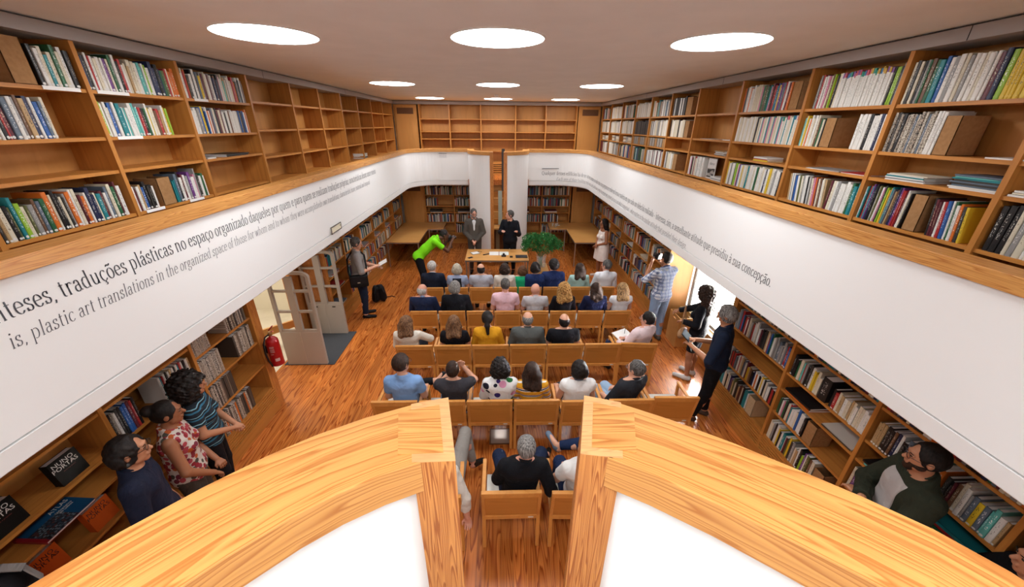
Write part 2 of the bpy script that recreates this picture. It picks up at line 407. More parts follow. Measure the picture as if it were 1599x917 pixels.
CUR = [.36, 1.35, 2.31, 3.245, 4.225, 5.395, 6.53, 7.535, 8.515, 9.46, 10.47, 11.52, 12.50]
ZNL = [4.01, 3.67, 3.415, 3.055, 2.70]; ZFL = [4.04, 3.70, 3.36, 3.03, 2.68]; ZRR = [3.965, 3.615, 3.41, 3.065, 2.71]
bookcase('gallery_bookcase', 'long gallery bookcase above the doorway, mostly empty shelves', 'L', -XS, CUL, ZG, 4.335,
         [ZNL if c < 5.0 else ZFL for c in CUL[:-1]], lowslats=None)
bookcase('gallery_bookcase', 'long gallery bookcase above the window, crammed with magazines', 'R', XS, CUR, ZG, 4.335, ZRR)
CF_ = [-2.395, -1.49, -.535, .535, 1.47, 2.42]
bookcase('gallery_bookcase', 'empty gallery bookcase of five bays on the far wall', 'F', YF, CF_, ZG, 4.335, [3.94, 3.585, 3.375, 3.03, 2.69], lowslats=(2.36, 2.66))
XL = 3.21
LOW = [1.98, 1.655, 1.29, 1.07, .75, .38]
bookcase('wall_bookcase', 'floor-level bookcase on the window wall between the window and the far corner', 'R', XL, [6.63, 7.535, 8.515, 9.46, 10.47, 11.52, 12.50], .0, 2.10, LOW, .36, lowslats=(.17, .35))
bookcase('wall_bookcase', 'floor-level bookcase on the window wall below the near balustrade, packed with books', 'R', XL, [-.6, .42, 1.40, 2.38, 3.36, 4.43], .0, 2.10, LOW, .36, lowslats=(.17, .35))
bookcase('wall_bookcase', 'floor-level bookcase beyond the entrance gates, behind the man with the shoulder bag', 'L', -XL, [6.63, 7.55, 8.534, 9.50, 10.49, 11.49, 12.50], .0, 2.10, LOW, .36, lowslats=(.17, .35))
bookcase('wall_bookcase', 'floor-level bookcase beside the fire extinguisher with black and orange display books', 'L', -XL, [-.6, .42, 1.43, 2.45, 3.40, 4.385], .0, 2.10, [LOW, LOW, LOW, [1.98, 1.655, 1.29, 1.07, .75, .38], [1.98, 1.50, 1.13, .77, .38]], .36, lowslats=(.17, .35))
bookcase('wall_bookcase', 'low far-wall bookcase between the reading table and the grey-suited man', 'F', 12.66, [-2.45, -1.49, -.55], 0, 2.10, LOW, .3, lowslats=(.17, .35))
bookcase('wall_bookcase', 'low far-wall bookcase behind the potted greenery and the speaker', 'F', 12.66, [.50, 1.45, 2.40], 0, 2.10, LOW, .3, lowslats=(.17, .35))
# broad end posts of the floor-level bookcases
for nm, y0, y1, s, lb in (('bookcase_end_panel', 4.405, 4.52, -1, 'wide pine post at the bookcase end that carries the fire extinguisher'),
                          ('bookcase_end_panel', 6.562, 6.61, -1, 'pine jamb standing behind the two security gates'),
                          ('bookcase_end_panel', 4.45, 4.50, 1, 'bright plywood panel between the window and the bookcase beside the man in navy'),
                          ('bookcase_end_panel', 6.56, 6.61, 1, 'sunlit plywood panel closing the bookcase beside the man in plaid')):
    o = box(nm, min(s*XL, s*3.71), y0, 0, max(s*XL, s*3.71), y1, 2.12, POSTW if s < 0 else PLYZ, bev=.002); tag(o, lb, 'panel')
o = box('door_post', -3.86, 6.28, 0, -3.72, 6.59, 2.12, POSTW, bev=.002); tag(o, 'strong-grained pine door post seen through the front security gate', 'door post')
# corner cupboards
for z0, z1, zg, lv in ((ZG, 4.32, 4.06, 'gallery'), (0, 2.10, 1.78, 'ground floor')):
    for s in (-1, 1):
        r = empty('corner_cupboard'); tag(r, 'flush plywood cupboard with a dark grille in the far corner, %s, %s side' % (lv, 'doorway' if s < 0 else 'window'), 'cupboard')
        xa, xb = (-XS+.0, -2.475) if s < 0 else (2.475, XS)
        box('carcass', xa, YF+.035, z0, xb, YF+.36, z1, PLYZ, r)
        box('door', xa+.05, YF+.008, z0+.02, xb-.03, YF+.034, z1-.03, PLYZ, r, bev=.002)
        m = MB(); g0, g1 = xa+.11, xb-.09
        m.box(g0, YF+.004, zg, g1, YF+.0075, zg+.17, 0)
        for k in range(12): m.box(g0, YF-.002, zg+.004+k*.0138, g1, YF+.004, zg+.011+k*.0138, 1)
        m.build('grille', [plain('grille_dark', '#4a2c18', .7), plain('grille_slat', '#7c5230', .6)], r)

# ------------------------------------------------------------------ stair in the far slot
st = empty('stair'); tag(st, 'steep pine stair rising through the slot between the two white curved walls', 'stairs')
for k in range(6):
    z = 1.22+k*.18; y = 11.1+k*.12
    m = MB(); m.box(-.41, y, z-.03, .41, y+.2, z).box(-.41, y+.02, z-.18, .41, y+.04, z-.03); m.build('step', TABW if k % 2 else SHX, st)
m = MB(); m.prism([(-.4, 10.6), (.4, 10.8), (.4, 11.1), (-.4, 11.1)], 1.0, 1.04); m.build('landing', TABW, st)
box('screen_panel', -.015, 11.02, 1.06, .10, 11.035, 2.05, plain('pale_glass', '#b9c4b6', .3), st)
box('dark_upright', .085, 10.72, 2.10, .17, 10.76, 3.20, plain('dark_metal', '#3b3734', .5), st)
box('under_stair_panel', -.4, 11.15, 0, .4, 11.18, 1.0, DARKW, st)
box('lower_upright', -.09, 11.0, 0, .02, 11.04, .98, plain('pale_upright', '#a5835f', .5), st)
for s in (-1, 1): box('string_board', min(s*.42, s*.44), 11.1, 0, max(s*.42, s*.44), 12.1, 2.29, DARKW, st)

# ------------------------------------------------------------------ doorway vestibule (left) and window (right)
BEIGE = noisy('beige_floor', '#d8cdb6', '#cfc4ac', 4, .5)
struct(box('floor_vestibule', -6.2, 3.2, -.11, -3.72, 7.6, .001, BEIGE))
struct(box('wall_vestibule', -6.3, 3.1, 0, -6.2, 7.7, 2.6, plain('vestibule_wall', '#d9cfb8', .8)))
struct(box('wall_vestibule_near', -6.2, 3.1, 0, -3.84, 3.2, 2.6, plain('vestibule_wall', '#d9cfb8', .8)))
struct(box('wall_vestibule_far', -6.2, 7.6, 0, -3.84, 7.7, 2.6, plain('vestibule_wall', '#d9cfb8', .8)))
struct(box('ceiling_vestibule', -6.3, 3.1, 2.6, -3.84, 7.7, 2.7, WHITE))
al = bpy.data.lights.new('vestibule_lamp', 'AREA'); al.energy = 32; al.size = 1.2; al.color = (1, .97, .93)
ao = bpy.data.objects.new('vestibule_lamp', al); COL.objects.link(ao); ao.location = (-5.0, 5.6, 2.55)
h = empty('stair_handrail'); tag(h, 'sloping pine handrail seen through the lower window of the front gate', 'handrail')
m = MB(); m.bar((-4.3, 5.25, .55), (-4.0, 6.6, .2), .05, .14); m.build('rail', RAILW, h)
m = MB(); m.bar((-4.28, 5.4, 0), (-4.28, 5.4, .5), .04, .04); m.build('baluster', POSTW, h)
# window
GL = plain('window_glass', (1, 1, 1, 1), .02); bb = GL.node_tree.nodes['Principled BSDF']; bb.inputs['Transmission Weight'].default_value = 1.0; bb.inputs['IOR'].default_value = 1.01
wn = empty('window_1'); struct(wn)
WFR = plain('window_frame_white', '#efe9df', .5)
m = MB(); X0, X1, Y0, Y1, Z0, Z1 = 3.735, 3.80, 4.52, 6.55, .52, 2.12
m.box(X0, Y0, Z0, X1, Y0+.07, Z1).box(X0, Y1-.07, Z0, X1, Y1, Z1).box(X0, Y0, Z0, X1, Y1, Z0+.07).box(X0, Y0, Z1-.07, X1, Y1, Z1)
m.build('window_frame', WFR, wn, bev=.004)
box('pane', 3.765, Y0+.06, Z0+.06, 3.77, Y1-.06, Z1-.06, GL, wn)
box('window_sill', 3.60, 4.50, .47, 3.735, 6.56, .52, TABW, wn, bev=.004)
struct(box('trim_3', 3.60, 4.50, 0, 3.66, 6.56, .47, PLYZ))
# hazy bright foliage outside
FOL = noisy('outside_foliage', '#8fb0a0', '#dfe8e2', 7, .9)
tr = empty('tree', (8.2, 4.6, 0)); tag(tr, 'pale sunlit tree outside the ground-floor window', 'tree')
m = MB(); rr = random.Random(3)
for k in range(260):
    p = Vector((rr.gauss(0, .7), rr.gauss(0, 1.1), 1.9+rr.gauss(0, .7))); a = rr.random()*6; q = Vector((math.cos(a), math.sin(a), rr.uniform(-.5, .5)))*.14; w = q.cross(Vector((rr.random(), rr.random(), 1))).normalized()*.06
    m.add([p-q, p+w, p+q, p-w], [(0, 1, 2, 3)])
m.build('foliage', FOL, tr)
m = MB(); m.tube([(0, 0, 0), (.03, 0, 1.2), (0, .05, 2.2)], [.1, .08, .04]); m.build('trunk', plain('bark', '#8a7a68', .9), tr)
struct(box('ground_outside', 3.86, -4, -.4, 14, 15, -.2, plain('outside_ground', '#d8d6cf', .9)))
# sun through the window
sl = bpy.data.lights.new('window_daylight', 'AREA'); sl.shape = 'RECTANGLE'; sl.size = 1.9; sl.size_y = 1.5; sl.energy = 430; sl.color = (1, .97, .92)
so = bpy.data.objects.new('window_daylight', sl); COL.objects.link(so); so.location = (3.95, 5.53, 1.35); so.rotation_euler = (0, PI/2+.2, 0)

# ------------------------------------------------------------------ wooden bin
bn = empty('wooden_bin', (3.285, 5.885, 0)); tag(bn, 'open-topped light wooden bin with slot handles in front of the window', 'bin')
w_, d_, h_ = .31, .40, .60; t_ = .018
def slotpanel(axis):
    m = MB()
    L = w_ if axis == 'x' else d_
    def b(a0, a1, z0, z1, off):
        if axis == 'x': m.box(a0, off, z0, a1, off+t_, z1)
        else: m.box(off, a0, z0, off+t_, a1, z1)
    return m, b, L
for nm, ax, off in (('front_panel', 'x', 0), ('back_panel', 'x', d_-t_), ('side_panel', 'y', 0), ('side_panel', 'y', w_-t_)):
    m, b, L = slotpanel(ax); c = L/2; e0 = 0 if ax == 'x' else t_; e1 = L-e0
    b(e0, e1, 0, h_-.085, off); b(e0, e1, h_-.058, h_, off); b(e0, c-.055, h_-.085, h_-.058, off); b(c+.055, e1, h_-.085, h_-.058, off)
    m.build(nm, TABW, bn)
box('bottom', t_, t_, .01, w_-t_, d_-t_, .03, TABW, bn)

# ------------------------------------------------------------------ security gates and mat
GREY = plain('gate_grey', '#aba195', .5)
def gate(loc, label, far):
    t = empty('security_gate', loc); tag(t, label, 'security gate', 'entrance security gates')
    # outline in x (0..-.66 towards the door), rounded top at the room-side corner
    def frame(x0, x1, z0, z1, w):
        m = MB()
        return m
    D = .055; XW = -.66; HH = 1.70; zb = .645
    body = MB()
    body.box(XW, 0, .0, 0, D, zb)
    body.box(XW, -.002, .0, XW/2-.004, D+.002, .012).box(XW/2+.004, -.002, 0, 0, D+.002, .012)
    body.build('base_panel', GREY, t, bev=.006)
    fr = MB()
    for x0, x1 in ((-.045, 0), (XW, XW+.045), (XW/2-.055, XW/2+.055)): fr.box(x0, 0, zb, x1, D, HH-.09)
    # rounded shoulder and top bar
    n = 8
    for a, bq in ((0, 1), ):
        pts = [(-.16+.16*math.cos(PI/2*k/n), HH-.09+.09*math.sin(PI/2*k/n)) for k in range(n+1)]
        inn = [(-.16+.115*math.cos(PI/2*k/n), HH-.09+.045*math.sin(PI/2*k/n)) for k in range(n+1)]
        poly = pts+inn[::-1]; N = len(poly)
        for k in range(n):
            q = [pts[k], pts[k+1], inn[k+1], inn[k]]
            vs = [(x, y, z) for y in (0, D) for x, z in q]
            fr.add(vs, [(0, 1, 2, 3), (7, 6, 5, 4), (0, 4, 5, 1), (1, 5, 6, 2), (2, 6, 7, 3), (3, 7, 4, 0)])
    fr.box(XW, 0, HH-.045, -.16, D, HH)
    for x0, x1 in ((XW+.045, XW/2-.055), (XW/2+.055, -.045)):
        for z in (zb, zb+.35, zb+.71): fr.box(x0, .008, z-.001, x1, D-.008, z+.035)
    fr.build('window_frame', GREY, t)
    m = MB(); m.box(XW/2-.0015, -.003, 0, XW/2+.0015, D+.003, zb); m.build('centre_seam', plain('seam_light', '#cfc6ba', .5), t)
    if far:
        for x in (XW/4, XW*3/4):
            m = MB(); m.box(x-.03, -.004, zb-.06, x+.03, 0, zb-.04); m.build('slot', BLACK, t)
    return t
gate((-2.955, 5.45, 0), 'grey windowed security gate standing nearer the fire extinguisher', False)
gate((-2.99, 6.49, 0), 'grey windowed security gate at the far edge of the dark mat', True)
o = box('door_mat', -3.68, 5.44, 0.001, -2.84, 6.56, .012, noisy('mat_grey', '#3b3d40', '#47494c', 90, .95), bev=.003); tag(o, 'dark grey floor mat lying between the two security gates', 'mat')

# ------------------------------------------------------------------ fire extinguisher
fe = empty('fire_extinguisher', (-3.10, 4.47, .70)); tag(fe, 'red fire extinguisher hanging on the bookcase post beside the doorway', 'fire extinguisher')
RED = plain('extinguisher_red', '#b3161c', .3)
m = MB(); m.lathe([(0, 0), (.06, 0), (.078, .012), (.08, .03), (.08, .36), (.074, .40), (.05, .43), (.022, .445), (.02, .47), (0, .47)], n=28); smooth(m.build('cylinder', RED, fe))
m = MB(); m.lathe([(.081, .012), (.083, .018), (.083, .03), (.081, .034)], n=28); m.build('foot_ring', RED, fe)
m = MB(); m.lathe([(0, .46), (.022, .46), (.024, .50), (.016, .52), (0, .52)], n=12); m.build('valve', plain('brass', '#b89c6a', .3, metal=.8), fe)
m = MB(); m.bar((0, 0, .51), (.07, -.03, .545), .018, .012).bar((0, 0, .54), (.075, -.02, .62), .02, .012); m.build('handle', RED, fe)
m = MB(); m.tube([(0, 0, .49), (-.03, -.07, .47), (-.05, -.105, .38), (-.05, -.12, .25), (-.045, -.105, .12), (-.03, -.09, .05), (-.03, -.088, .02)], .011, 8); smooth(m.build('hose', plain('rubber', '#141416', .5), fe))
m = MB(); n = 10
def wrapstrip(m, a0, a1, z0, z1, r=.0808):
    vs = []; 
    for k in range(n+1):
        a = a0+(a1-a0)*k/n; vs += [(r*math.cos(a), r*math.sin(a), z0), (r*math.cos(a), r*math.sin(a), z1)]
    m.add(vs, [(2*k, 2*k+2, 2*k+3, 2*k+1) for k in range(n)])
for z in (.20, .235, .255, .275, .30, .315): wrapstrip(m, -1.7, -1.0 if z > .22 else -1.25, z, z+.008)
wrapstrip(m, -1.25, -.55, .09, .135)
m.build('printed_label', plain('label_pale', '#d9b8b4', .5), fe)
m = MB(); m.box(-.12, -.03, .2, -.075, .03, .3); m.build('wall_bracket', BLACK, fe)

# exit light on the balustrade
ex = empty('emergency_light', (-XV+.012-.022+.012, 5.765, 2.31)); tag(ex, 'small metal-framed rectangular emergency light set in the white balustrade', 'light')
m = MB(); a, bq = .19, .052
m.box(-.004, -a, -bq, .006, a, -bq+.012).box(-.004, -a, bq-.012, .006, a, bq).box(-.004, -a, -bq, .006, -a+.012, bq).box(-.004, a-.012, -bq, .006, a, bq); m.build('frame', plain('frame_grey', '#6d6461', .4, metal=.4), ex)
m = MB(); m.box(-.004, -a+.01, -bq+.01, .002, a-.01, bq-.01); m.build('lens', plain('lens_cream', '#ece4cc', .4), ex)
m = MB(); m.box(.002, a-.05, .0, .004, a-.03, .015); m.build('indicator', BLACK, ex)

# ------------------------------------------------------------------ tables
def table(name, label, poly, z, legs, thick=.03):
    t = empty(name); tag(t, label, 'table')
    m = MB(); m.prism(poly, z-.012, z); m.build('table_top', TABW, t)
    m = MB(); m.prism([tuple(p) for p in poly], z-.045, z-.012); m.build('apron', STEEL, t)
    for x, y in legs:
        m = MB(); m.box(x-.016, y-.016, 0, x+.016, y+.016, z-.045); m.build('leg', STEEL, t)
    return t
table('presentation_table', 'long light wood table with steel legs in front of the two standing men', [(-.84, 8.74), (.74, 8.70), (.74, 9.62), (-.84, 9.64)], .74, [(-.81, 8.77), (.71, 8.73), (-.81, 9.60), (.71, 9.59)])
table('corner_table', 'L-shaped wooden reading table in the far corner, window side', [(1.64, 11.75), (2.17, 11.75), (2.17, 10.26), (3.19, 10.26), (3.19, 12.60), (1.66, 12.60)], .74, [(1.67, 11.78), (2.14, 11.78), (2.2, 10.30), (3.15, 10.30), (1.7, 12.5)])
table('corner_table', 'L-shaped wooden reading table in the far corner, behind the photographer in green', [(-1.78, 12.60), (-3.19, 12.60), (-3.19, 10.28), (-2.26, 10.28), (-2.26, 11.77), (-1.78, 11.77)], .74, [(-1.81, 11.8), (-2.23, 11.8), (-2.29, 10.31), (-3.15, 10.31), (-1.83, 12.5)])
# pedestal and vase
pd = box('display_plinth', .87, 8.08, 0, 1.16, 8.64, .70, TABW, bev=.003); tag(pd, 'tall light wood plinth carrying the glass vase of greenery', 'plinth')
vs_ = empty('glass_vase', (1.0, 8.36, .70)); tag(vs_, 'clear glass vase of water and cut stems on the wooden plinth', 'vase')
VG = plain('vase_glass', (.93, .97, .95, 1), .05); q = VG.node_tree.nodes['Principled BSDF']; q.inputs['Alpha'].default_value = .16
m = MB(); m.lathe([(0, .004), (.10, .004), (.112, .02), (.112, .2), (.125, .30), (.122, .30), (.108, .2), (.106, .025), (0, .02)], n=24); smooth(m.build('glass_body', VG, vs_))
gr = empty('green_bouquet', (.98, 8.36, .725)); tag(gr, 'big bushy bunch of dark green fern-like foliage standing in the glass vase', 'plant')
rr = random.Random(11); ms = MB(); ml = MB()
for k in range(26):
    a = rr.random()*2*PI; R_ = rr.uniform(.1, .45); hh = .62-.45*(R_/.5)**2+rr.uniform(-.05, .1)
    p0 = Vector((rr.uniform(-.05, .05), rr.uniform(-.05, .05), .0)); p1 = Vector((math.cos(a)*.05, math.sin(a)*.05, .27)); p2 = Vector((math.cos(a)*R_, math.sin(a)*R_, .27+hh*.62))
    ms.tube([p0, p1, p1.lerp(p2, .5)+Vector((0, 0, .05)), p2], [.004, .004, .003, .002], 5)
for k in range(3300):
    # dome of tiny sprigs
    a = rr.random()*2*PI; e = math.asin(rr.uniform(-.25, 1)); R_ = rr.uniform(.55, 1)**.5
    bump = 1+.16*math.sin(5*a+2)+.1*math.sin(9*a+e*7)
    p = Vector((math.cos(a)*math.cos(e)*.44*R_*bump, math.sin(a)*math.cos(e)*.40*R_*bump, .50+math.sin(e)*.26*R_*bump))
    d = (p-Vector((0, 0, .25))).normalized()
    for w in range(3):
        q = (d+Vector((rr.gauss(0, .6), rr.gauss(0, .6), rr.gauss(0, .6)))).normalized()*rr.uniform(.02, .045); s_ = q.cross(Vector((rr.gauss(0, 1), rr.gauss(0, 1), rr.gauss(0, 1)))).normalized()*.008
        ml.add([p, p+q*.5+s_, p+q, p+q*.5-s_], [(0, 1, 2, 3)])
ms.build('stems', plain('stem_green', '#46672c', .6), gr)
ml.build('foliage', noisy('fern_green', '#1f5a2a', '#3f8540', 9, .6), gr)
sp = empty('glass_stems')
bpy.data.objects.remove(sp)

# ------------------------------------------------------------------ chairs
TAG = plain('inventory_tag', '#dedad2', .5)
PAD = plain('seat_pad', '#cfccc2', .7)
def make_chair(w, h, arms):
    """origin on the floor under the top rear edge; faces +y"""
    t = empty('audience_chair'); hw = w/2; p = .03
    for s in (-1, 1):
        x = s*(hw-p/2)
        m = MB(); m.bar((x, .03, 0), (x, .075, .42), p, .035, up=(1, 0, 0)).bar((x, .075, .40), (x, 0.0, h-.012), p, .032, up=(1, 0, 0)); m.build('rear_leg', CHW, t, bev=.003)
        m = MB(); m.bar((x, .50, 0), (x, .50, .60 if arms else .41), p, .035, up=(1, 0, 0)); m.build('front_leg', CHW, t, bev=.003)
        if arms:
            m = MB(); m.bar((x, .035, .635), (x, .53, .615), .038, .026); m.build('armrest', CHW, t, bev=.004)
        m = MB(); m.bar((x, .08, .39), (x, .5, .39), .02, .05); m.build('side_rail', CHW, t)
    m = MB(); m.box(-hw+p, -.006, h-.07, hw-p, .014, h-.02); m.box(-hw, -.016, h-.024, hw, .022, h); m.build('top_rail', CHW, t, bev=.003)
    z0 = .37
    m = MB(); a = Vector((0, .072, z0+.02)); m.box(-hw+p, .055, z0-.012, hw-p, .082, z0+.035); m.build('bottom_rail', CHW, t, bev=.003)
    m = MB(); m.add([(-hw+p, .066, z0+.03), (hw-p, .066, z0+.03), (hw-p, .002, h-.065), (-hw+p, .002, h-.065), (-hw+p, .078, z0+.03), (hw-p, .078, z0+.03), (hw-p, .014, h-.065), (-hw+p, .014, h-.065)],
                    [(0, 3, 2, 1), (4, 5, 6, 7), (0, 1, 5, 4), (2, 3, 7, 6), (1, 2, 6, 5), (3, 0, 4, 7)]); bp = m.build('back_panel', CHP, t)
    m = MB(); m.add([(hw-p-.075, .0585, z0+.045), (hw-p-.025, .0585, z0+.045), (hw-p-.025, .0562, z0+.06), (hw-p-.075, .0562, z0+.06)], [(0, 1, 2, 3)])
    m2 = MB(); m2.box(hw-p-.08, .0535, z0+.004, hw-p-.03, .0545, z0+.02); m2.build('inventory_tag', TAG, t)
    m = MB(); m.box(-hw+p+.004, .085, .40, hw-p-.004, .50, .44); m.build('seat', PAD, t, bev=.012)
    m = MB(); m.box(-hw+p, .49, .36, hw-p, .51, .40); m.build('front_rail', CHW, t)
    return t
def copy_tree(o, parent=None):
    c = o.copy(); COL.objects.link(c); c.parent = parent
    for ch in o.children: copy_tree(ch, c)
    return c
protoA = make_chair(.545, .80, True); protoB = make_chair(.47, .745, False)
usedA = usedB = False
def chair(x, y, arms, label, group, rz=0):
    global usedA, usedB
    if arms: o = copy_tree(protoA) if usedA else protoA; usedA = True
    else: o = copy_tree(protoB) if usedB else protoB; usedB = True
    o.location = (x, y, 0); o.rotation_euler = (0, 0, rz); tag(o, label, 'chair', group); return o
ORD = ['first', 'second', 'third', 'fourth', 'fifth', 'sixth', 'seventh', 'eighth', 'ninth', 'tenth', 'eleventh', 'twelfth', 'thirteenth', 'fourteenth', 'fifteenth', 'sixteenth', 'seventeenth', 'eighteenth', 'nineteenth', 'twentieth',
       'twenty-first', 'twenty-second', 'twenty-third', 'twenty-fourth', 'twenty-fifth', 'twenty-sixth', 'twenty-seventh', 'twenty-eighth', 'twenty-ninth', 'thirtieth', 'thirty-first', 'thirty-second', 'thirty-third', 'thirty-fourth', 'thirty-fifth', 'thirty-sixth', 'thirty-seventh', 'thirty-eighth', 'thirty-ninth', 'fortieth', 'forty-first', 'forty-second', 'forty-third', 'forty-fourth', 'forty-fifth', 'forty-sixth', 'forty-seventh', 'forty-eighth', 'forty-ninth', 'fiftieth']
ROW5 = [(-.62, 2.26, .05), (.10, 2.30, 0), (.735, 2.28, -.03)]
ROW4 = [(-1.25+.565*i, 3.53-.005*i, 0) for i in range(4)]+[(1.015, 3.49, 0), (1.585, 3.50, 0), (2.15, 3.53, -.03)]
ROW3 = [(-1.265+.565*i, 4.75, 0) for i in range(6)]+[(2.11, 4.75, -.08)]
ROW2 = [(-1.35+.50*i, 5.98-.006*i, 0) for i in range(8)]
ROW1 = [(-1.38+.505*i, 7.03, 0) for i in range(8)]
sit5 = ['partly hidden under the man with rolled cuffs', 'under the grey-haired man in black', 'under the person wearing white and pale blue shoes']
sit4 = ['under the man in the light blue shirt', 'under the man photographing in dark grey', 'under the woman in the polka-dot top', 'under the woman in the yellow striped top', 'under the woman in the white blouse', 'under the man in dark shirt and pale jeans', 'standing empty at the window end of its row']
sit3 = ['under the woman in cream', 'under the long-haired woman in black', 'under the woman in mustard', 'under the man in the grey jacket', 'under the balding man in black', 'standing empty beside the note-taking man', 'under the man taking notes in pink']
sit2 = ['under the bald man in navy', 'under the grey-haired man in the dark suit', 'standing empty between the dark suit and the pink shirt', 'under the man in the pink shirt', 'under the bald man in pale grey', 'under the woman with blonde curls', 'under the woman with long dark hair in navy', 'under the woman in the white ruffled top']
sit1 = ['under the silver-haired man in the dark suit', 'under the blonde person in the dark waistcoat', 'under the balding man in pale grey', 'under the woman in the cream top', 'under the woman in navy beside the child', 'under the young man in the blue jacket', 'under the woman in mint green', 'under the man in the white shirt']
for R_, S_, arms, z in ((ROW5, sit5, 1, 'armchair in the short back row, '), (ROW4, sit4, 1, 'plywood-backed armchair in the fourth row, '), (ROW3, sit3, 1, 'plywood-backed armchair in the third row, '), (ROW2, sit2, 0, 'plywood-backed chair in the second row, '), (ROW1, sit1, 0, 'plywood-backed chair in the front row, ')):
    for (x, y, rz), s_ in zip(R_, S_):
        chair(x, y, arms, z+s_, 'rows of audience chairs', rz)

# floor boxes
fb = empty('floor_box', (0, 3.75, 0)); tag(fb, 'square metal floor box reflecting light under the polka-dot woman\'s chair', 'floor box')
m = MB(); m.box(-.14, -.14, 0.0005, .14, -.12, .004).box(-.14, .12, .0005, .14, .14, .004).box(-.14, -.12, .0005, -.12, .12, .004).box(.12, -.12, .0005, .14, .12, .004); m.build('frame', plain('box_frame', '#6b4a33', .4, metal=.5), fb)
m = MB(); m.box(-.12, -.12, .0005, .12, .12, .003); m.build('lid', plain('box_lid', '#b9a79a', .25, metal=.3), fb)
fb = empty('floor_box', (-1.42, 9.05, 0)); tag(fb, 'square metal-rimmed floor box outline on the boards behind the silver-haired man', 'floor box')
m = MB(); m.box(-.15, -.13, 0.0005, .15, -.115, .004).box(-.15, .115, .0005, .15, .13, .004).box(-.15, -.13, .0005, -.135, .13, .004).box(.135, -.13, .0005, .15, .13, .004); m.build('frame', STEEL, fb)

# things on the presentation table
def flat(name, label, cat, cx, cy, z, w, d, h, rz, mat, bev=.002):
    m = MB(); m.box(-w/2, -d/2, 0, w/2, d/2, h); o = m.build(name, mat, None, bev); o.location = (cx, cy, z); o.rotation_euler = (0, 0, rz); return tag(o, label, cat)
PAPER = plain('paper', '#eeece8', .7); BLK = plain('black_plastic', '#151518', .35); SCR = plain('screen_dark', '#20242c', .15)
T0 = .74
fo = empty('open_folder', (.0, 9.25, T0)); tag(fo, 'open white folder lying flat in the middle of the presentation table', 'folder')
m = MB(); m.box(-.25, -.14, 0, -.012, .14, .008); m.build('leaf', PAPER, fo); m = MB(); m.box(.012, -.14, 0, .25, .14, .008); m.build('leaf', plain('paper_green', '#e4e8df', .7), fo)
m = MB(); m.box(-.012, -.14, 0, .012, .14, .006); m.build('spine', plain('folder_spine', '#b99a92', .6), fo)
cl = empty('clipboard', (-.62, 9.3, T0), .5); tag(cl, 'white sheet on a small board with a pen on the presentation table', 'clipboard')
m = MB(); m.box(-.11, -.1, 0, .11, .1, .004); m.build('board', BLK, cl); m = MB(); m.box(-.095, -.085, .004, .095, .085, .006); m.build('sheet', PAPER, cl)
flat('pen', 'dark pen beside the white sheet on the presentation table', 'pen', -.5, 9.42, T0, .12, .01, .008, -.5, BLK)
flat('smartphone', 'black smartphone at the table corner near the man in the grey suit', 'phone', -.72, 8.92, T0, .075, .13, .008, -.9, SCR)
flat('spectacles_case', 'dark closed case lying beside the open folder', 'case', -.33, 9.17, T0, .17, .03, .02, .5, BLK)
flat('laptop', 'closed black laptop at the window end of the presentation table', 'laptop', .57, 9.0, T0, .30, .21, .015, 0, plain('laptop_black', '#1b1c22', .4), .006)
flat('wallet', 'small square black wallet beside the closed laptop', 'wallet', .31, 8.97, T0, .075, .09, .02, 0, BLK)
cm = empty('compact_camera', (.12, 9.02, T0)); tag(cm, 'small black camera lying in the middle of the presentation table', 'camera')
m = MB(); m.box(-.06, -.04, 0, .06, .04, .04); m.build('body', BLK, cm, bev=.01); m = MB(); m.lathe([(0, 0), (.028, 0), (.028, .04), (0, .04)], (-.0, -.0, .04), n=14); m.build('lens', BLK, cm)
# glasses on the corner table
for k, (x, y) in enumerate(((1.78, 12.1), (1.86, 12.0), (1.93, 12.12))):
    t = MB(); t.lathe([(0, .003), (.03, .003), (.033, .11), (.031, .11), (.028, .008), (0, .008)], n=14); o = smooth(t.build('drinking_glass', VG)); o.location = (x, y, T0)
    tag(o, 'clear drinking glass on the corner reading table near the window side shelves', 'glass', 'drinking glasses on the corner table')
o = flat('napkin', 'crumpled white paper beside the drinking glasses on the corner table', 'paper', 1.98, 12.2, T0, .1, .06, .02, .3, PAPER, .008)
# ------------------------------------------------------------------ books and magazines
def unit_book(name, pages):
    """unit size: x 0 (spine) to 1 (fore edge), y -.5..+.5 thickness, z 0..1; slot 0 cover, 1 round spine label"""
    m = MB()
    if not pages:
        t = .07
        m.box(0, -.5, 0, 1, -.5+t, 1).box(0, .5-t, 0, 1, .5, 1)
        # rounded spine
        n = 5; vs = []
        for z in (0, 1):
            for k in range(n+1):
                a = -PI/2+PI*k/n; vs.append((.0-.03*math.cos(a), .5*math.sin(a), z))
            for k in range(n, -1, -1):
                a = -PI/2+PI*k/n; vs.append((.02, .43*math.sin(a), z))
        N = 2*(n+1); m.add(vs, [tuple(range(N))[::-1], tuple(range(N, 2*N))]+[(i, (i+1) % N, N+(i+1) % N, N+i) for i in range(N)])
        vs = [(-.032, .40*math.cos(2*PI*k/10), .06+.035*math.sin(2*PI*k/10)) for k in range(10)]
        m.add(vs, [tuple(range(10))[::-1]], 1)
    else: m.box(.015, -.44, .015, .97, .44, .985)
    me = bpy.data.meshes.new(name); me.from_pydata(m.v, [], m.f); me.update()
    if not pages:
        me.materials.append(None); me.materials.append(None)
        me.polygons.foreach_set('material_index', m.m)
    else: me.materials.append(PAPER)
    return me
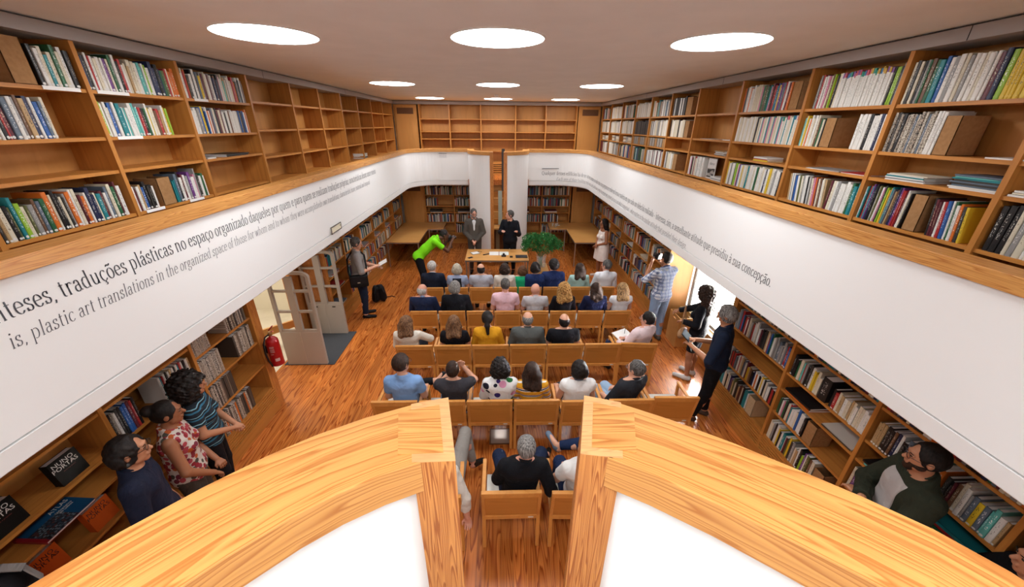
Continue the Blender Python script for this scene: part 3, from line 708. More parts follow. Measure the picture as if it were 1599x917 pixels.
def spine_mat(nm, col, txt, kind):
    """cover colour with printed bands and specks of lettering along the spine"""
    key = 'cover_'+nm
    if key in MATS: return MATS[key]
    m, nt, b = newmat(key); L = nt.links.new
    tc = nt.nodes.new('ShaderNodeTexCoord'); oi = nt.nodes.new('ShaderNodeObjectInfo')
    sx = nt.nodes.new('ShaderNodeSeparateXYZ'); L(tc.outputs['Object'], sx.inputs[0])
    mp = nt.nodes.new('ShaderNodeMapping'); mp.inputs['Scale'].default_value = (0, 6, 34); L(tc.outputs['Object'], mp.inputs['Vector'])
    rv = nt.nodes.new('ShaderNodeCombineXYZ'); mu = nd(nt, 'ShaderNodeMath', _operation='MULTIPLY'); L(oi.outputs['Random'], mu.inputs[0]); mu.inputs[1].default_value = 50
    L(mu.outputs[0], rv.inputs[0]); L(rv.outputs[0], mp.inputs['Location'])
    n = nd(nt, 'ShaderNodeTexNoise', Scale=1.0, Detail=1.0); L(mp.outputs[0], n.inputs['Vector'])
    g = nd(nt, 'ShaderNodeMath', _operation='GREATER_THAN'); L(n.outputs['Fac'], g.inputs[0]); g.inputs[1].default_value = .585 if kind != 'photo' else .47
    # limit lettering to the middle of the spine width and a stretch of its height
    ab = nd(nt, 'ShaderNodeMath', _operation='ABSOLUTE'); L(sx.outputs['Y'], ab.inputs[0])
    l1 = nd(nt, 'ShaderNodeMath', _operation='LESS_THAN'); L(ab.outputs[0], l1.inputs[0]); l1.inputs[1].default_value = .22 if kind != 'photo' else .6
    zz = nd(nt, 'ShaderNodeMath', _operation='SUBTRACT'); L(sx.outputs['Z'], zz.inputs[0]); zz.inputs[1].default_value = .56
    za = nd(nt, 'ShaderNodeMath', _operation='ABSOLUTE'); L(zz.outputs[0], za.inputs[0])
    l2 = nd(nt, 'ShaderNodeMath', _operation='LESS_THAN'); L(za.outputs[0], l2.inputs[0]); l2.inputs[1].default_value = .28 if kind != 'photo' else .9
    p1 = nd(nt, 'ShaderNodeMath', _operation='MULTIPLY'); L(g.outputs[0], p1.inputs[0]); L(l1.outputs[0], p1.inputs[1])
    p2 = nd(nt, 'ShaderNodeMath', _operation='MULTIPLY'); L(p1.outputs[0], p2.inputs[0]); L(l2.outputs[0], p2.inputs[1])
    mx = nt.nodes.new('ShaderNodeMix'); mx.data_type = 'RGBA'; L(p2.outputs[0], mx.inputs['Factor']); mx.inputs['A'].default_value = srgb(col); mx.inputs['B'].default_value = srgb(txt)
    out = mx.outputs['Result']
    if kind == 'cap':   # coloured top of a journal spine, colour differs per copy
        gt = nd(nt, 'ShaderNodeMath', _operation='GREATER_THAN'); L(sx.outputs['Z'], gt.inputs[0]); gt.inputs[1].default_value = .86
        rp = ramp(nt, [(0, srgb('#2a8f7a')), (.2, srgb('#c9a13c')), (.4, srgb('#7a4a8a')), (.6, srgb('#c2586a')), (.8, srgb('#2f6ea0')), (1, srgb('#d9d4c8'))], 'CONSTANT'); L(oi.outputs['Random'], rp.inputs[0])
        m2 = nt.nodes.new('ShaderNodeMix'); m2.data_type = 'RGBA'; L(gt.outputs[0], m2.inputs['Factor']); L(out, m2.inputs['A']); L(rp.outputs[0], m2.inputs['B']); out = m2.outputs['Result']
    L(out, b.inputs['Base Color']); b.inputs['Roughness'].default_value = .45
    MATS[key] = m; return m
PAL = {'white': ('#dedbd4', '#85827c', ''), 'cream': ('#d6ccb4', '#8a7a66', ''), 'ivory': ('#cfc5ae', '#94866f', ''), 'black': ('#191819', '#b8b4ac', ''), 'charcoal': ('#35332f', '#a8a49c', ''), 'grey': ('#8f8d8a', '#d8d4cc', ''),
       'red': ('#a82a2a', '#e0d8cc', ''), 'maroon': ('#5c1f2a', '#c8b89a', ''), 'orange': ('#d06a20', '#f0e8d8', ''), 'yellow': ('#d7b52c', '#4a3a18', ''), 'lime': ('#8fb62e', '#f0f0e0', ''), 'green': ('#245c3a', '#d0d0c0', ''),
       'teal': ('#1f7f86', '#d8e4e0', ''), 'turquoise': ('#5db0a8', '#f0f4f0', ''), 'blue': ('#24579a', '#d8dce4', ''), 'navy': ('#1c2547', '#c8c4b8', ''), 'brown': ('#6a4a34', '#cdbfa8', ''), 'tan': ('#b39468', '#4a3826', ''),
       'pink': ('#c47a92', '#f4ecec', ''), 'purple': ('#6a3a7a', '#e0d8e4', ''), 'olive': ('#5f6136', '#d4d0b4', ''), 'slate': ('#5c6a78', '#dcdcdc', ''),
       'photo-printed': ('#46433f', '#b8aa98', 'photo'), 'city-photo': ('#6e6457', '#cfc6b6', 'photo'), 'colour-topped': ('#dad7cf', '#8a8680', 'cap'), 'tile-photo': ('#3c3631', '#d0c8bc', 'photo')}
def cov(c): a, b_, k = PAL[c]; return spine_mat(c, a, b_, k)
LBL = plain('spine_label', '#d8d6d0', .6)
BOOKME = unit_book('book', False); PAGEME = unit_book('pages', True)
BOXW = noisy('file_box_brown', '#9a7148', '#a57b50', 40, .85); BOXG = noisy('file_box_grey', '#8e867c', '#988f85', 40, .85)
ITEMS = []      # (kind, colour, size(depth, thick, height), position, yaw, lean, where, share)
class Shelf:
    """one compartment; side L/R/F, plane of the front, z of the board, from a to b (running coordinate), what name it gets"""
    def __init__(s, side, plane, z, where): s.side, s.plane, s.z, s.where = side, plane, z, where; s.rr = random.Random(hash((side, round(z*100), where)) % 99991 if False else int(abs(z*1000)+len(where)*37+plane*10))
    def put(s, a, t, h, d, c, kind='book', lean=0.0, inset=.02, label=False):
        if s.side == 'L': pos = (s.plane-inset, a+t/2, s.z); yaw = PI
        elif s.side == 'R': pos = (s.plane+inset, a+t/2, s.z); yaw = 0
        else: pos = (a+t/2, s.plane+inset, s.z); yaw = PI/2
        p = Vector(pos); dd = max(depth(p), .5)
        ITEMS.append((kind, c, (d, t, h), pos, yaw, lean, s.where, t*h/dd**2, label))
    def run(s, a, b, cols, kind='book', t=(.014, .034), h=(.19, .27), d=(.14, .2), label=False, lean=0.0, space=.001):
        i = 0; x = a; n = 0
        while True:
            tt = s.rr.uniform(*t)
            if x+tt > b: break
            c = cols[i % len(cols)] if isinstance(cols, list) else s.rr.choice(cols.split())
            s.put(x, tt, s.rr.uniform(*h), s.rr.uniform(*d), c, kind, lean+(s.rr.gauss(0, .008)), .02+s.rr.uniform(0, .012), label); x += tt+space; i += 1
    def filebox(s, a, w=.11, h=.27, col=BOXW):
        """cardboard magazine box, its closed side facing the room"""
        BOXES.append((s, a, w, h, col))
    def flat(s, a, n, cols, w=.21, l=.28, t=(.006, .02), jitter=.02):
        z = s.z
        for k in range(n):
            tt = s.rr.uniform(*t); c = cols[k % len(cols)]; FLATS.append((s, a+s.rr.uniform(-jitter, jitter), z, w, l, tt, c, s.rr.uniform(-.05, .05))); z += tt+.0006
BOXES = []; FLATS = []
MIX = 'white cream ivory white cream black charcoal grey red maroon navy teal green brown tan blue slate white cream orange'
DMIX = 'black charcoal white cream maroon red navy green brown grey white black teal orange cream slate'
PALE = 'white cream ivory white cream grey white ivory'
G_ = 'gallery bookcase above the doorway'
def rowname(bay, row, case): return '%s shelf of the %s bay, %s' % (row, bay, case)
def S(side, bay, row, z, case, plane): return Shelf(side, plane, z, rowname(bay, row, case))
P_ = -XS
# --- gallery, doorway side (y grows away from the camera)
A1, A2, A4 = [S('L', 'cut-off', r, z, 'gallery doorway side', P_) for r, z in (('top', 4.01), ('second', 3.67), ('fourth', 3.055))]
A1.filebox(2.92, .14, .28); A1.run(3.10, 3.36, ['black', 'white', 'cream', 'teal', 'cream', 'green', 'ivory', 'white'], t=(.02, .035), label=True)
A2.run(2.43, 3.05, ['cream', 'grey', 'teal', 'teal', 'slate', 'cream', 'grey', 'white', 'teal', 'cream', 'tan', 'white', 'black', 'red', 'maroon', 'slate', 'white', 'grey', 'brown', 'tan', 'navy', 'white', 'blue', 'slate'], h=(.23, .27), label=True)
A4.run(2.44, 3.34, ['charcoal', 'tan', 'cream', 'black', 'olive', 'teal', 'lime', 'cream', 'olive', 'grey', 'brown', 'slate', 'green', 'orange', 'cream', 'black', 'black', 'cream', 'charcoal', 'grey', 'orange', 'white', 'cream', 'maroon', 'orange', 'white', 'navy', 'navy', 'cream', 'teal', 'maroon', 'white', 'slate', 'cream', 'green', 'maroon', 'white', 'brown', 'cream', 'black', 'white'], h=(.20, .28), label=True)
B1, B2, B4 = [S('L', 'second', r, z, 'gallery doorway side', P_) for r, z in (('top', 4.01), ('second', 3.67), ('fourth', 3.055))]
B1.run(3.42, 4.34, ['blue', 'black', 'white', 'red', 'white', 'cream', 'white', 'white', 'purple', 'cream', 'green', 'grey', 'white', 'black', 'red', 'white', 'ivory', 'tan', 'cream', 'cream', 'white', 'turquoise', 'turquoise', 'white', 'lime', 'white', 'navy', 'navy', 'black', 'navy', 'green', 'olive', 'red', 'cream', 'orange', 'orange'], h=(.21, .28), label=True)
B2.run(3.42, 4.12, ['lime', 'white', 'white', 'cream', 'blue', 'white', 'white', 'teal', 'teal', 'white', 'turquoise', 'white', 'white', 'turquoise', 'turquoise', 'white', 'red', 'black', 'green', 'white', 'yellow', 'white', 'cream', 'brown', 'red', 'tan', 'white', 'yellow'], h=(.21, .27), label=True)
B4.run(3.42, 3.66, ['white', 'maroon', 'white', 'tan', 'blue', 'black', 'charcoal', 'black', 'white'], h=(.19, .25), label=True); B4.filebox(3.70, .15, .25); B4.run(3.88, 4.34, ['teal', 'teal', 'slate', 'black', 'white', 'maroon', 'white', 'grey', 'purple', 'white', 'white', 'pink', 'grey', 'charcoal', 'white', 'green', 'white'], h=(.2, .29), label=True)
C1, C2, C3 = [S('L', 'third', r, z, 'gallery doorway side', P_) for r, z in (('top', 4.01), ('second', 3.67), ('third', 3.415))]
C1.run(4.40, 5.42, ['white', 'white', 'cream', 'red', 'orange', 'charcoal', 'white', 'black', 'white', 'brown', 'slate', 'yellow', 'grey', 'maroon', 'maroon', 'cream', 'white', 'maroon', 'grey', 'white', 'navy', 'brown', 'navy', 'black', 'pink', 'white', 'white', 'cream', 'turquoise', 'tan', 'white', 'brown'], h=(.21, .28), label=True)
C2.run(4.40, 5.38, ['white', 'white', 'white', 'white', 'grey', 'blue', 'yellow', 'navy', 'blue', 'white', 'orange', 'white', 'maroon', 'slate', 'cream', 'white', 'black', 'maroon', 'cream', 'maroon', 'white', 'charcoal', 'white', 'brown', 'white', 'white'], h=(.22, .27), label=True)
C3.flat(4.98, 2, ['black', 'charcoal'], .3, .42, (.01, .014)); C3.flat(4.50, 2, ['white', 'grey'], .2, .14, (.01, .014))
D4 = S('L', 'ninth', 'fourth', 3.03, 'gallery doorway side', P_); D4.flat(9.62, 6, ['grey', 'charcoal', 'white', 'cream', 'white', 'ivory'], .24, .3, (.014, .022), .03)
# --- gallery, window side
Q_ = XS
def R(bay, row, z): return S('R', bay, row, z, 'gallery window side', Q_)
b0 = R('cut-off', 'third', 3.41); b0.flat(2.12, 3, ['white', 'cream', 'white'], .21, .28, (.01, .014))
b0 = R('cut-off', 'fourth', 3.065); b0.run(1.80, 2.285, ['ivory', 'ivory', 'cream', 'ivory', 'cream', 'ivory', 'white', 'ivory', 'cream', 'white', 'ivory', 'grey', 'ivory', 'black', 'black', 'black'], 'magazine', (.02, .035), (.28, .31), (.2, .22), lean=0)
x = R('second', 'top', 3.965); x.run(2.335, 3.23, ['yellow']*9+['lime', 'navy', 'maroon', 'white', 'white', 'ivory', 'white', 'white', 'grey', 'ivory', 'white', 'grey', 'white', 'blue', 'teal', 'green', 'brown', 'green', 'grey', 'black', 'cream', 'charcoal', 'cream', 'green', 'charcoal', 'white', 'black'], 'magazine', (.018, .034), (.27, .295), (.2, .22))
x = R('second', 'second', 3.615); x.filebox(2.72, .10, .26); x.run(2.83, 3.21, ['white', 'white', 'white', 'city-photo', 'city-photo', 'slate', 'city-photo', 'photo-printed', 'city-photo', 'slate', 'photo-printed', 'city-photo', 'photo-printed', 'black', 'photo-printed', 'charcoal', 'photo-printed'], 'magazine', (.016, .028), (.27, .295), (.2, .22)); x.flat(2.36, 1, ['white'], .21, .28)
x = R('second', 'third', 3.41); x.flat(2.93, 6, ['white', 'grey', 'white', 'teal', 'white', 'cream'], .22, .30, (.006, .01)); x.flat(2.46, 9, ['white', 'white', 'slate', 'charcoal', 'slate', 'charcoal', 'teal', 'turquoise', 'slate'], .22, .30, (.008, .012))
x = R('second', 'fourth', 3.065); x.run(2.40, 2.64, ['yellow', 'charcoal', 'orange', 'white', 'green', 'white', 'blue', 'red', 'white', 'maroon', 'maroon', 'black', 'white'], 'magazine', (.012, .022), (.24, .27), (.2, .22), lean=.12); x.filebox(2.70, .10, .27)
x.run(2.82, 3.225, ['black', 'cream', 'white', 'maroon', 'red', 'red', 'purple', 'navy', 'brown', 'tan', 'slate', 'teal', 'tan', 'yellow', 'lime', 'charcoal', 'pink', 'white', 'olive', 'white', 'black', 'navy', 'purple', 'teal', 'red', 'black', 'teal', 'white', 'white', 'red', 'turquoise', 'charcoal', 'charcoal'], 'magazine', (.010, .016), (.26, .30), (.2, .22))
x = R('third', 'top', 3.965); x.run(3.27, 4.15, ['grey', 'charcoal', 'lime', 'lime', 'black']+['colour-topped']*26+['cream', 'black', 'yellow', 'lime', 'brown', 'ivory', 'pink', 'white', 'maroon', 'white', 'red'], 'magazine', (.014, .022), (.27, .295), (.2, .22), lean=0)
x = R('third', 'second', 3.615); x.run(3.27, 3.55, ['white', 'navy', 'white', 'white', 'white', 'black', 'white', 'white', 'white', 'white', 'white'], 'magazine', (.02, .03), (.27, .295), (.2, .22)); x.filebox(3.76, .12, .26); x.run(3.90, 4.19, ['black', 'cream', 'green', 'brown', 'cream', 'white', 'white', 'cream', 'white', 'orange', 'white', 'yellow', 'white', 'turquoise'], 'magazine', (.014, .022), (.25, .29), (.2, .22))
x = R('third', 'third', 3.41); x.flat(3.36, 2, ['white', 'red'], .22, .30, (.004, .006)); x.flat(3.75, 2, ['white', 'grey'], .22, .40, (.004, .006))
x = R('third', 'fourth', 3.065); x.run(3.27, 3.60, ['teal', 'teal', 'green', 'white', 'white', 'white', 'white', 'grey', 'white', 'cream', 'maroon'], 'magazine', (.022, .034), (.25, .28), (.2, .22)); x.run(3.61, 4.10, ['tan', 'cream', 'white', 'brown', 'cream', 'maroon', 'orange', 'pink', 'cream', 'brown', 'grey', 'white', 'black', 'white', 'white', 'grey', 'cream', 'white', 'olive', 'white', 'white', 'blue', 'navy', 'white', 'slate', 'white'], 'magazine', (.014, .02), (.26, .28), (.2, .22), lean=.16)
x = R('fourth', 'top', 3.965); x.filebox(4.34, .13, .27); x.run(4.50, 5.36, ['orange', 'maroon', 'white', 'red', 'slate', 'purple', 'yellow', 'blue', 'teal', 'red', 'maroon', 'pink', 'teal', 'green', 'maroon', 'olive', 'green', 'pink', 'cream', 'ivory', 'ivory', 'cream', 'white', 'white', 'orange', 'white', 'white', 'charcoal', 'black'], 'magazine', (.022, .032), (.25, .295), (.2, .22))
x = R('fourth', 'second', 3.615); x.run(4.27, 5.36, ['colour-topped']*32+['black']+['ivory', 'white', 'white', 'ivory']*9, 'magazine', (.016, .024), (.27, .295), (.2, .22))
x = R('fourth', 'third', 3.41); x.flat(4.70, 5, ['yellow', 'yellow', 'red', 'white', 'white'], .2, .26, (.008, .01))
x = R('fourth', 'fourth', 3.065); x.run(4.27, 5.36, ['black', 'white', 'white', 'grey', 'white', 'cream', 'yellow', 'white', 'navy', 'white', 'cream', 'white', 'white', 'cream', 'green', 'white', 'cream', 'white', 'white', 'ivory', 'teal', 'ivory', 'white', 'ivory', 'yellow', 'white', 'blue', 'red', 'white', 'lime'], 'magazine', (.022, .034), (.26, .29), (.2, .22))
x = R('fifth', 'second', 3.615); x.flat(5.52, 1, ['white'], .2, .24, (.01, .012)); x.flat(6.1, 1, ['white'], .2, .34, (.004, .005))
x = R('fifth', 'third', 3.41); x.flat(5.62, 6, ['charcoal', 'white', 'brown', 'white', 'grey', 'tan'], .2, .26, (.008, .012))
x = R('fifth', 'fourth', 3.065); x.run(6.22, 6.50, ['white', 'ivory', 'red', 'grey', 'cream', 'charcoal', 'pink', 'white', 'white'], 'magazine', (.022, .034), (.26, .29), (.2, .22)); x.flat(5.58, 4, ['white', 'grey', 'white', 'white'], .22, .3, (.01, .016)); x.run(6.02, 6.20, ['white'], 'magazine', (.05, .06), (.28, .29), (.2, .22))
for i, (c0, c1) in enumerate(zip(CUR[6:-1], CUR[7:])):
    bay = ['sixth', 'seventh', 'eighth', 'ninth', 'tenth', 'eleventh'][i] if i < 6 else 'last'; a, b_ = c0+.03, c1-.03
    x = R(bay, 'top', 3.965)
    if i == 0: x.filebox(6.74, .2, .27); x.run(6.98, b_, ['black', 'charcoal', 'black', 'white', 'charcoal', 'white', 'black'], 'magazine', (.03, .045), (.27, .295)); x = R(bay, 'second', 3.615); x.filebox(6.72, .14, .26); x.run(6.9, b_, ['ivory', 'cream', 'ivory', 'white', 'ivory', 'black', 'cream'], 'magazine', (.03, .05), (.26, .29)); x = R(bay, 'fourth', 3.065); x.filebox(6.95, .15, .27); x.run(7.13, b_, PALE, 'magazine', (.03, .045), (.26, .29))
    else:
        x.run(a+(.15 if i % 2 else 0), b_, MIX if i % 2 else PALE, 'magazine', (.022, .04), (.25, .295)); x = R(bay, 'second', 3.615)
        x.run(a, b_, ['black', 'charcoal', 'photo-printed', 'black'] if i == 2 else PALE+' grey black', 'magazine', (.022, .04), (.25, .29)); x = R(bay, 'fourth', 3.065)
        if i == 4 or i == 5: x.run(a, b_-.3, PALE+' slate brown', 'magazine', (.022, .04), (.25, .29)); x.run(b_-.3, b_, ['maroon'] if i == 5 else ['white', 'cream'], 'magazine', (.04, .05), (.29, .3))
        else: x.run(a+(.2 if i == 2 else 0), b_, ['white', 'white', 'grey', 'white', 'maroon', 'white'] if i == 1 else MIX, 'magazine', (.024, .04), (.25, .29))
        if i == 2: x.filebox(a+.02, .14, .26, BOXG)
    x = R(bay, 'third', 3.41)
    if i in (1, 2):
        for k in range(7): x.filebox(a+.02+k*.13, .12, .16, BOXG if k % 3 else BOXW)
    elif i >= 3: x.flat(a+.2, 6, ['cream', 'tan', 'ivory', 'cream', 'white'], .18, .26, (.016, .024)); x.flat(a+.6, 6, ['grey', 'cream', 'white', 'tan'], .18, .22, (.016, .024))
for i, (c0, c1) in enumerate(zip(CUR[1:-1], CUR[2:])):   # what shows through the slit above the near handrail
    x = R(['cut-off', 'second', 'third', 'fourth', 'fifth', 'sixth', 'seventh', 'eighth', 'ninth', 'tenth', 'eleventh', 'last'][i], 'fifth', 2.71)
    if i < 9: x.flat(c0+.3, 10, ['cream', 'pink', 'charcoal', 'white', 'grey', 'slate', 'white'], .22, .4, (.016, .022)); x.flat(c0+.75, 8, ['white', 'red', 'charcoal', 'white', 'ivory'], .22, .28, (.016, .022))
# --- ground floor, window wall near bookcase
lowz = {'top': 1.655, 'second': 1.29, 'third': 1.07, 'fourth': .75, 'bottom': .38}
def LR(bay, row): return S('R', bay, row, lowz[row], 'floor-level window wall', XL)
def LL(bay, row, z=None): return S('L', bay, row, z or lowz[row], 'floor-level doorway wall', -XL)
x = LR('end', 'second'); x.run(3.40, 4.40, ['blue', 'red', 'slate', 'grey', 'grey', 'slate', 'grey', 'grey', 'grey', 'white', 'white', 'green', 'blue', 'red', 'cream', 'tan', 'black', 'charcoal', 'black', 'black', 'maroon', 'white', 'grey', 'cream', 'white', 'white', 'red', 'brown', 'grey', 'white', 'cream', 'maroon', 'white', 'red', 'black'], label=True, h=(.21, .29))
x = LR('end', 'fourth'); x.run(3.40, 4.40, ['black', 'red', 'black', 'white', 'white', 'grey', 'cream', 'black', 'white', 'yellow', 'cream', 'black', 'white', 'orange', 'white', 'navy', 'black', 'brown', 'tan', 'yellow', 'maroon', 'white', 'slate', 'navy', 'tan', 'cream', 'red', 'white', 'charcoal', 'slate', 'red'], label=True, h=(.19, .26))
x = LR('end', 'bottom'); x.filebox(3.62, .13, .26, noisy('file_box_pale', '#b99f7c', '#c2a884', 40, .85)); x.run(3.77, 4.40, ['white', 'teal', 'teal', 'black', 'cream', 'brown', 'black', 'maroon', 'tan', 'black', 'charcoal', 'cream', 'olive', 'tan', 'charcoal', 'purple', 'navy', 'white', 'cream', 'black', 'ivory'], label=True, h=(.2, .28))
x = LR('middle', 'second'); x.run(2.41, 2.80, ['white', 'white', 'ivory', 'cream', 'white', 'cream', 'tan', 'ivory', 'white', 'tan', 'cream', 'red', 'black'], label=True, t=(.022, .034), h=(.18, .24)); x.put(2.83, .10, .25, .2, 'black'); x.run(2.945, 3.33, ['cream', 'cream', 'yellow', 'yellow', 'white', 'charcoal', 'black', 'grey', 'red', 'turquoise', 'cream', 'green', 'black', 'black', 'ivory', 'tan', 'cream', 'black'], label=True, h=(.19, .27))
x = LR('middle', 'third'); x.flat(3.10, 2, ['orange', 'black'], .24, .36, (.02, .025)); x.flat(2.62, 1, ['tile-photo'], .26, .34, (.016, .018))
x = LR('middle', 'fourth'); x.filebox(2.78, .12, .25); x.run(2.92, 3.33, ['black', 'white', 'white', 'blue', 'cream', 'white', 'white', 'teal', 'red', 'cream', 'black', 'green', 'pink', 'white', 'black', 'green', 'maroon', 'grey', 'white'], label=True, h=(.2, .28))
x = LR('middle', 'bottom'); x.run(2.66, 3.33, ['cream', 'brown', 'olive', 'white', 'purple', 'lime', 'black', 'white', 'tan', 'cream', 'grey', 'charcoal', 'yellow', 'olive', 'maroon', 'white', 'teal', 'white', 'black', 'yellow', 'cream', 'white', 'black', 'grey', 'cream'], label=True, h=(.2, .27)); x.filebox(2.52, .12, .24)
x = LR('third', 'second'); x.run(1.44, 1.80, ['tan', 'white', 'turquoise', 'turquoise', 'slate', 'yellow', 'slate', 'grey', 'white', 'cream', 'brown', 'maroon', 'black', 'charcoal'], label=True, h=(.2, .27)); x.run(1.82, 2.35, ['orange', 'white', 'navy', 'teal', 'black', 'cream', 'yellow', 'red', 'grey', 'slate', 'black', 'white', 'navy', 'brown', 'black', 'black', 'tan', 'tan', 'tan', 'green', 'green'], label=True, t=(.02, .034), h=(.2, .27))
x = LR('third', 'third'); x.flat(1.60, 3, ['green', 'red', 'teal'], .26, .36, (.025, .03)); x.flat(2.14, 2, ['turquoise', 'black'], .26, .34, (.014, .018))
x = LR('third', 'fourth'); x.run(1.95, 2.35, ['purple', 'cream', 'white', 'white', 'tan', 'ivory', 'black', 'charcoal', 'brown', 'white', 'green', 'white'], label=True, t=(.02, .034), h=(.2, .27))
x = LR('cut-off', 'second'); x.run(.9, 1.37, DMIX, h=(.2, .27)); x = LR('cut-off', 'third'); x.flat(1.1, 3, ['charcoal', 'white', 'red'], .26, .36)
for bay, a, b_ in (('end', 3.4, 4.4), ('middle', 2.41, 3.33), ('third', 1.43, 2.35)):
    x = LR(bay, 'top'); x.run(a, b_, DMIX, t=(.02, .034), h=(.2, .27))
# --- ground floor, window wall beyond the window
cuts = [6.63, 7.535, 8.515, 9.46, 10.47, 11.52, 12.50]
for i, (c0, c1) in enumerate(zip(cuts[:-1], cuts[1:])):
    bay = ['window-end', 'second', 'third', 'fourth', 'fifth', 'corner'][i]; a, b_ = c0+.03, c1-.03
    for row in ('top', 'second', 'fourth', 'bottom'):
        x = S('R', bay, row, lowz[row], 'bookcase beyond the window', XL); k = x.rr.random()
        aa = a+(.32 if (i+len(row)) % 3 == 0 else 0)
        x.run(aa, b_, MIX, t=(.018, .036), h=(.19, .27))
        if aa > a: x.filebox(a+.14, .13, .25)
    x = S('R', bay, 'third', 1.07, 'bookcase beyond the window', XL); x.flat(a+.3, 3, [['black', 'charcoal', 'grey'], ['ivory', 'tan', 'cream'], ['green', 'black', 'white']][i % 3], .24, .34, (.014, .02))
# --- ground floor, doorway wall beyond the gates
cuts = [6.63, 7.55, 8.534, 9.50, 10.49, 11.49, 12.50]
for i, (c0, c1) in enumerate(zip(cuts[:-1], cuts[1:])):
    bay = ['gate-end', 'second', 'third', 'fourth', 'fifth', 'corner'][i]; a, b_ = c0+.03, c1-.03
    for row in ('top', 'second', 'fourth', 'bottom'):
        x = S('L', bay, row, lowz[row], 'bookcase beyond the gates', -XL)
        if i == 0 and row in ('fourth', 'bottom'):
            x.flat(a+.5, 3, ['charcoal', 'white', 'red'], .24, .34) if row == 'fourth' else x.flat(a+.45, 3, ['grey', 'white', 'slate'], .24, .34)
        else: x.run(a, b_-(.3 if (i+len(row)) % 3 == 1 else 0), MIX, t=(.018, .036), h=(.19, .27))
    x = S('L', bay, 'third', 1.07, 'bookcase beyond the gates', -XL); x.flat(a+.35, 3, ['white', 'red', 'grey'], .24, .34, (.014, .02))
# --- far wall, ground floor
for (a, b_, bay) in ((-2.42, -1.52, 'desk-end'), (-1.46, -.6, 'stair-end'), (.53, 1.42, 'speaker-end'), (1.48, 2.37, 'cupboard-end')):
    for row in ('top', 'second', 'fourth', 'bottom'):
        x = S('F', bay, row, lowz[row], 'far wall bookcase', 12.66)
        full = not ((bay == 'desk-end' and row in ('second', 'bottom')) or (bay == 'cupboard-end' and row == 'fourth') or (bay == 'speaker-end' and row == 'bottom'))
        cl = ['ivory']*6 if False else MIX+' '+DMIX
        x.run(a+(0 if a < 0 else .0), b_ if full else a+(b_-a)*(.42 if bay != 'cupboard-end' else .62), cl, t=(.018, .034), h=(.21, .29))
    x = S('F', bay, 'third', 1.07, 'far wall bookcase', 12.66); x.flat((a+b_)/2-.15, 3, ['white', 'black', 'charcoal'] if a < 0 else ['cream', 'white', 'maroon'], .24, .4, (.02, .03))
# --- ground floor, doorway wall near bookcase: architecture magazines beside the extinguisher
x = LL('extinguisher', 'magazine top', 1.50); x.run(3.95, 4.33, ['tile-photo', 'city-photo', 'photo-printed', 'tile-photo'], 'magazine', (.02, .03), (.29, .30), (.2, .23)); x.run(3.43, 3.7, ['tile-photo', 'city-photo'], 'magazine', (.02, .03), (.29, .30), (.2, .23))
x = LL('extinguisher', 'upper', 1.13); x.run(4.0, 4.33, ['tile-photo', 'city-photo', 'photo-printed', 'city-photo'], 'magazine', (.024, .032), (.29, .30), (.2, .23)); x.run(3.43, 3.78, ['tile-photo', 'photo-printed', 'city-photo', 'tile-photo'], 'magazine', (.024, .032), (.29, .30), (.2, .23))
x = LL('extinguisher', 'middle', .77); x.run(3.43, 3.84, ['tile-photo', 'photo-printed', 'city-photo', 'tile-photo', 'charcoal'], 'magazine', (.02, .03), (.29, .30), (.2, .23))
x = LL('extinguisher', 'lower', .38); x.run(3.43, 4.02, ['tile-photo', 'photo-printed', 'tile-photo', 'orange', 'city-photo', 'tile-photo', 'photo-printed'], 'magazine', (.02, .03), (.29, .30), (.2, .23))
x = LL('middle', 'second'); x.run(2.98, 3.36, ['white', 'teal', 'red', 'white', 'black', 'white', 'tan', 'white', 'charcoal'], 'magazine', (.018, .03), (.27, .29), (.2, .22))
x = LL('middle', 'third'); 
x = LL('middle', 'second'); x.run(2.48, 2.74, ['black', 'photo-printed', 'white', 'charcoal', 'black', 'blue', 'blue', 'maroon', 'red'], 'magazine', (.02, .03), (.27, .29), (.2, .22))

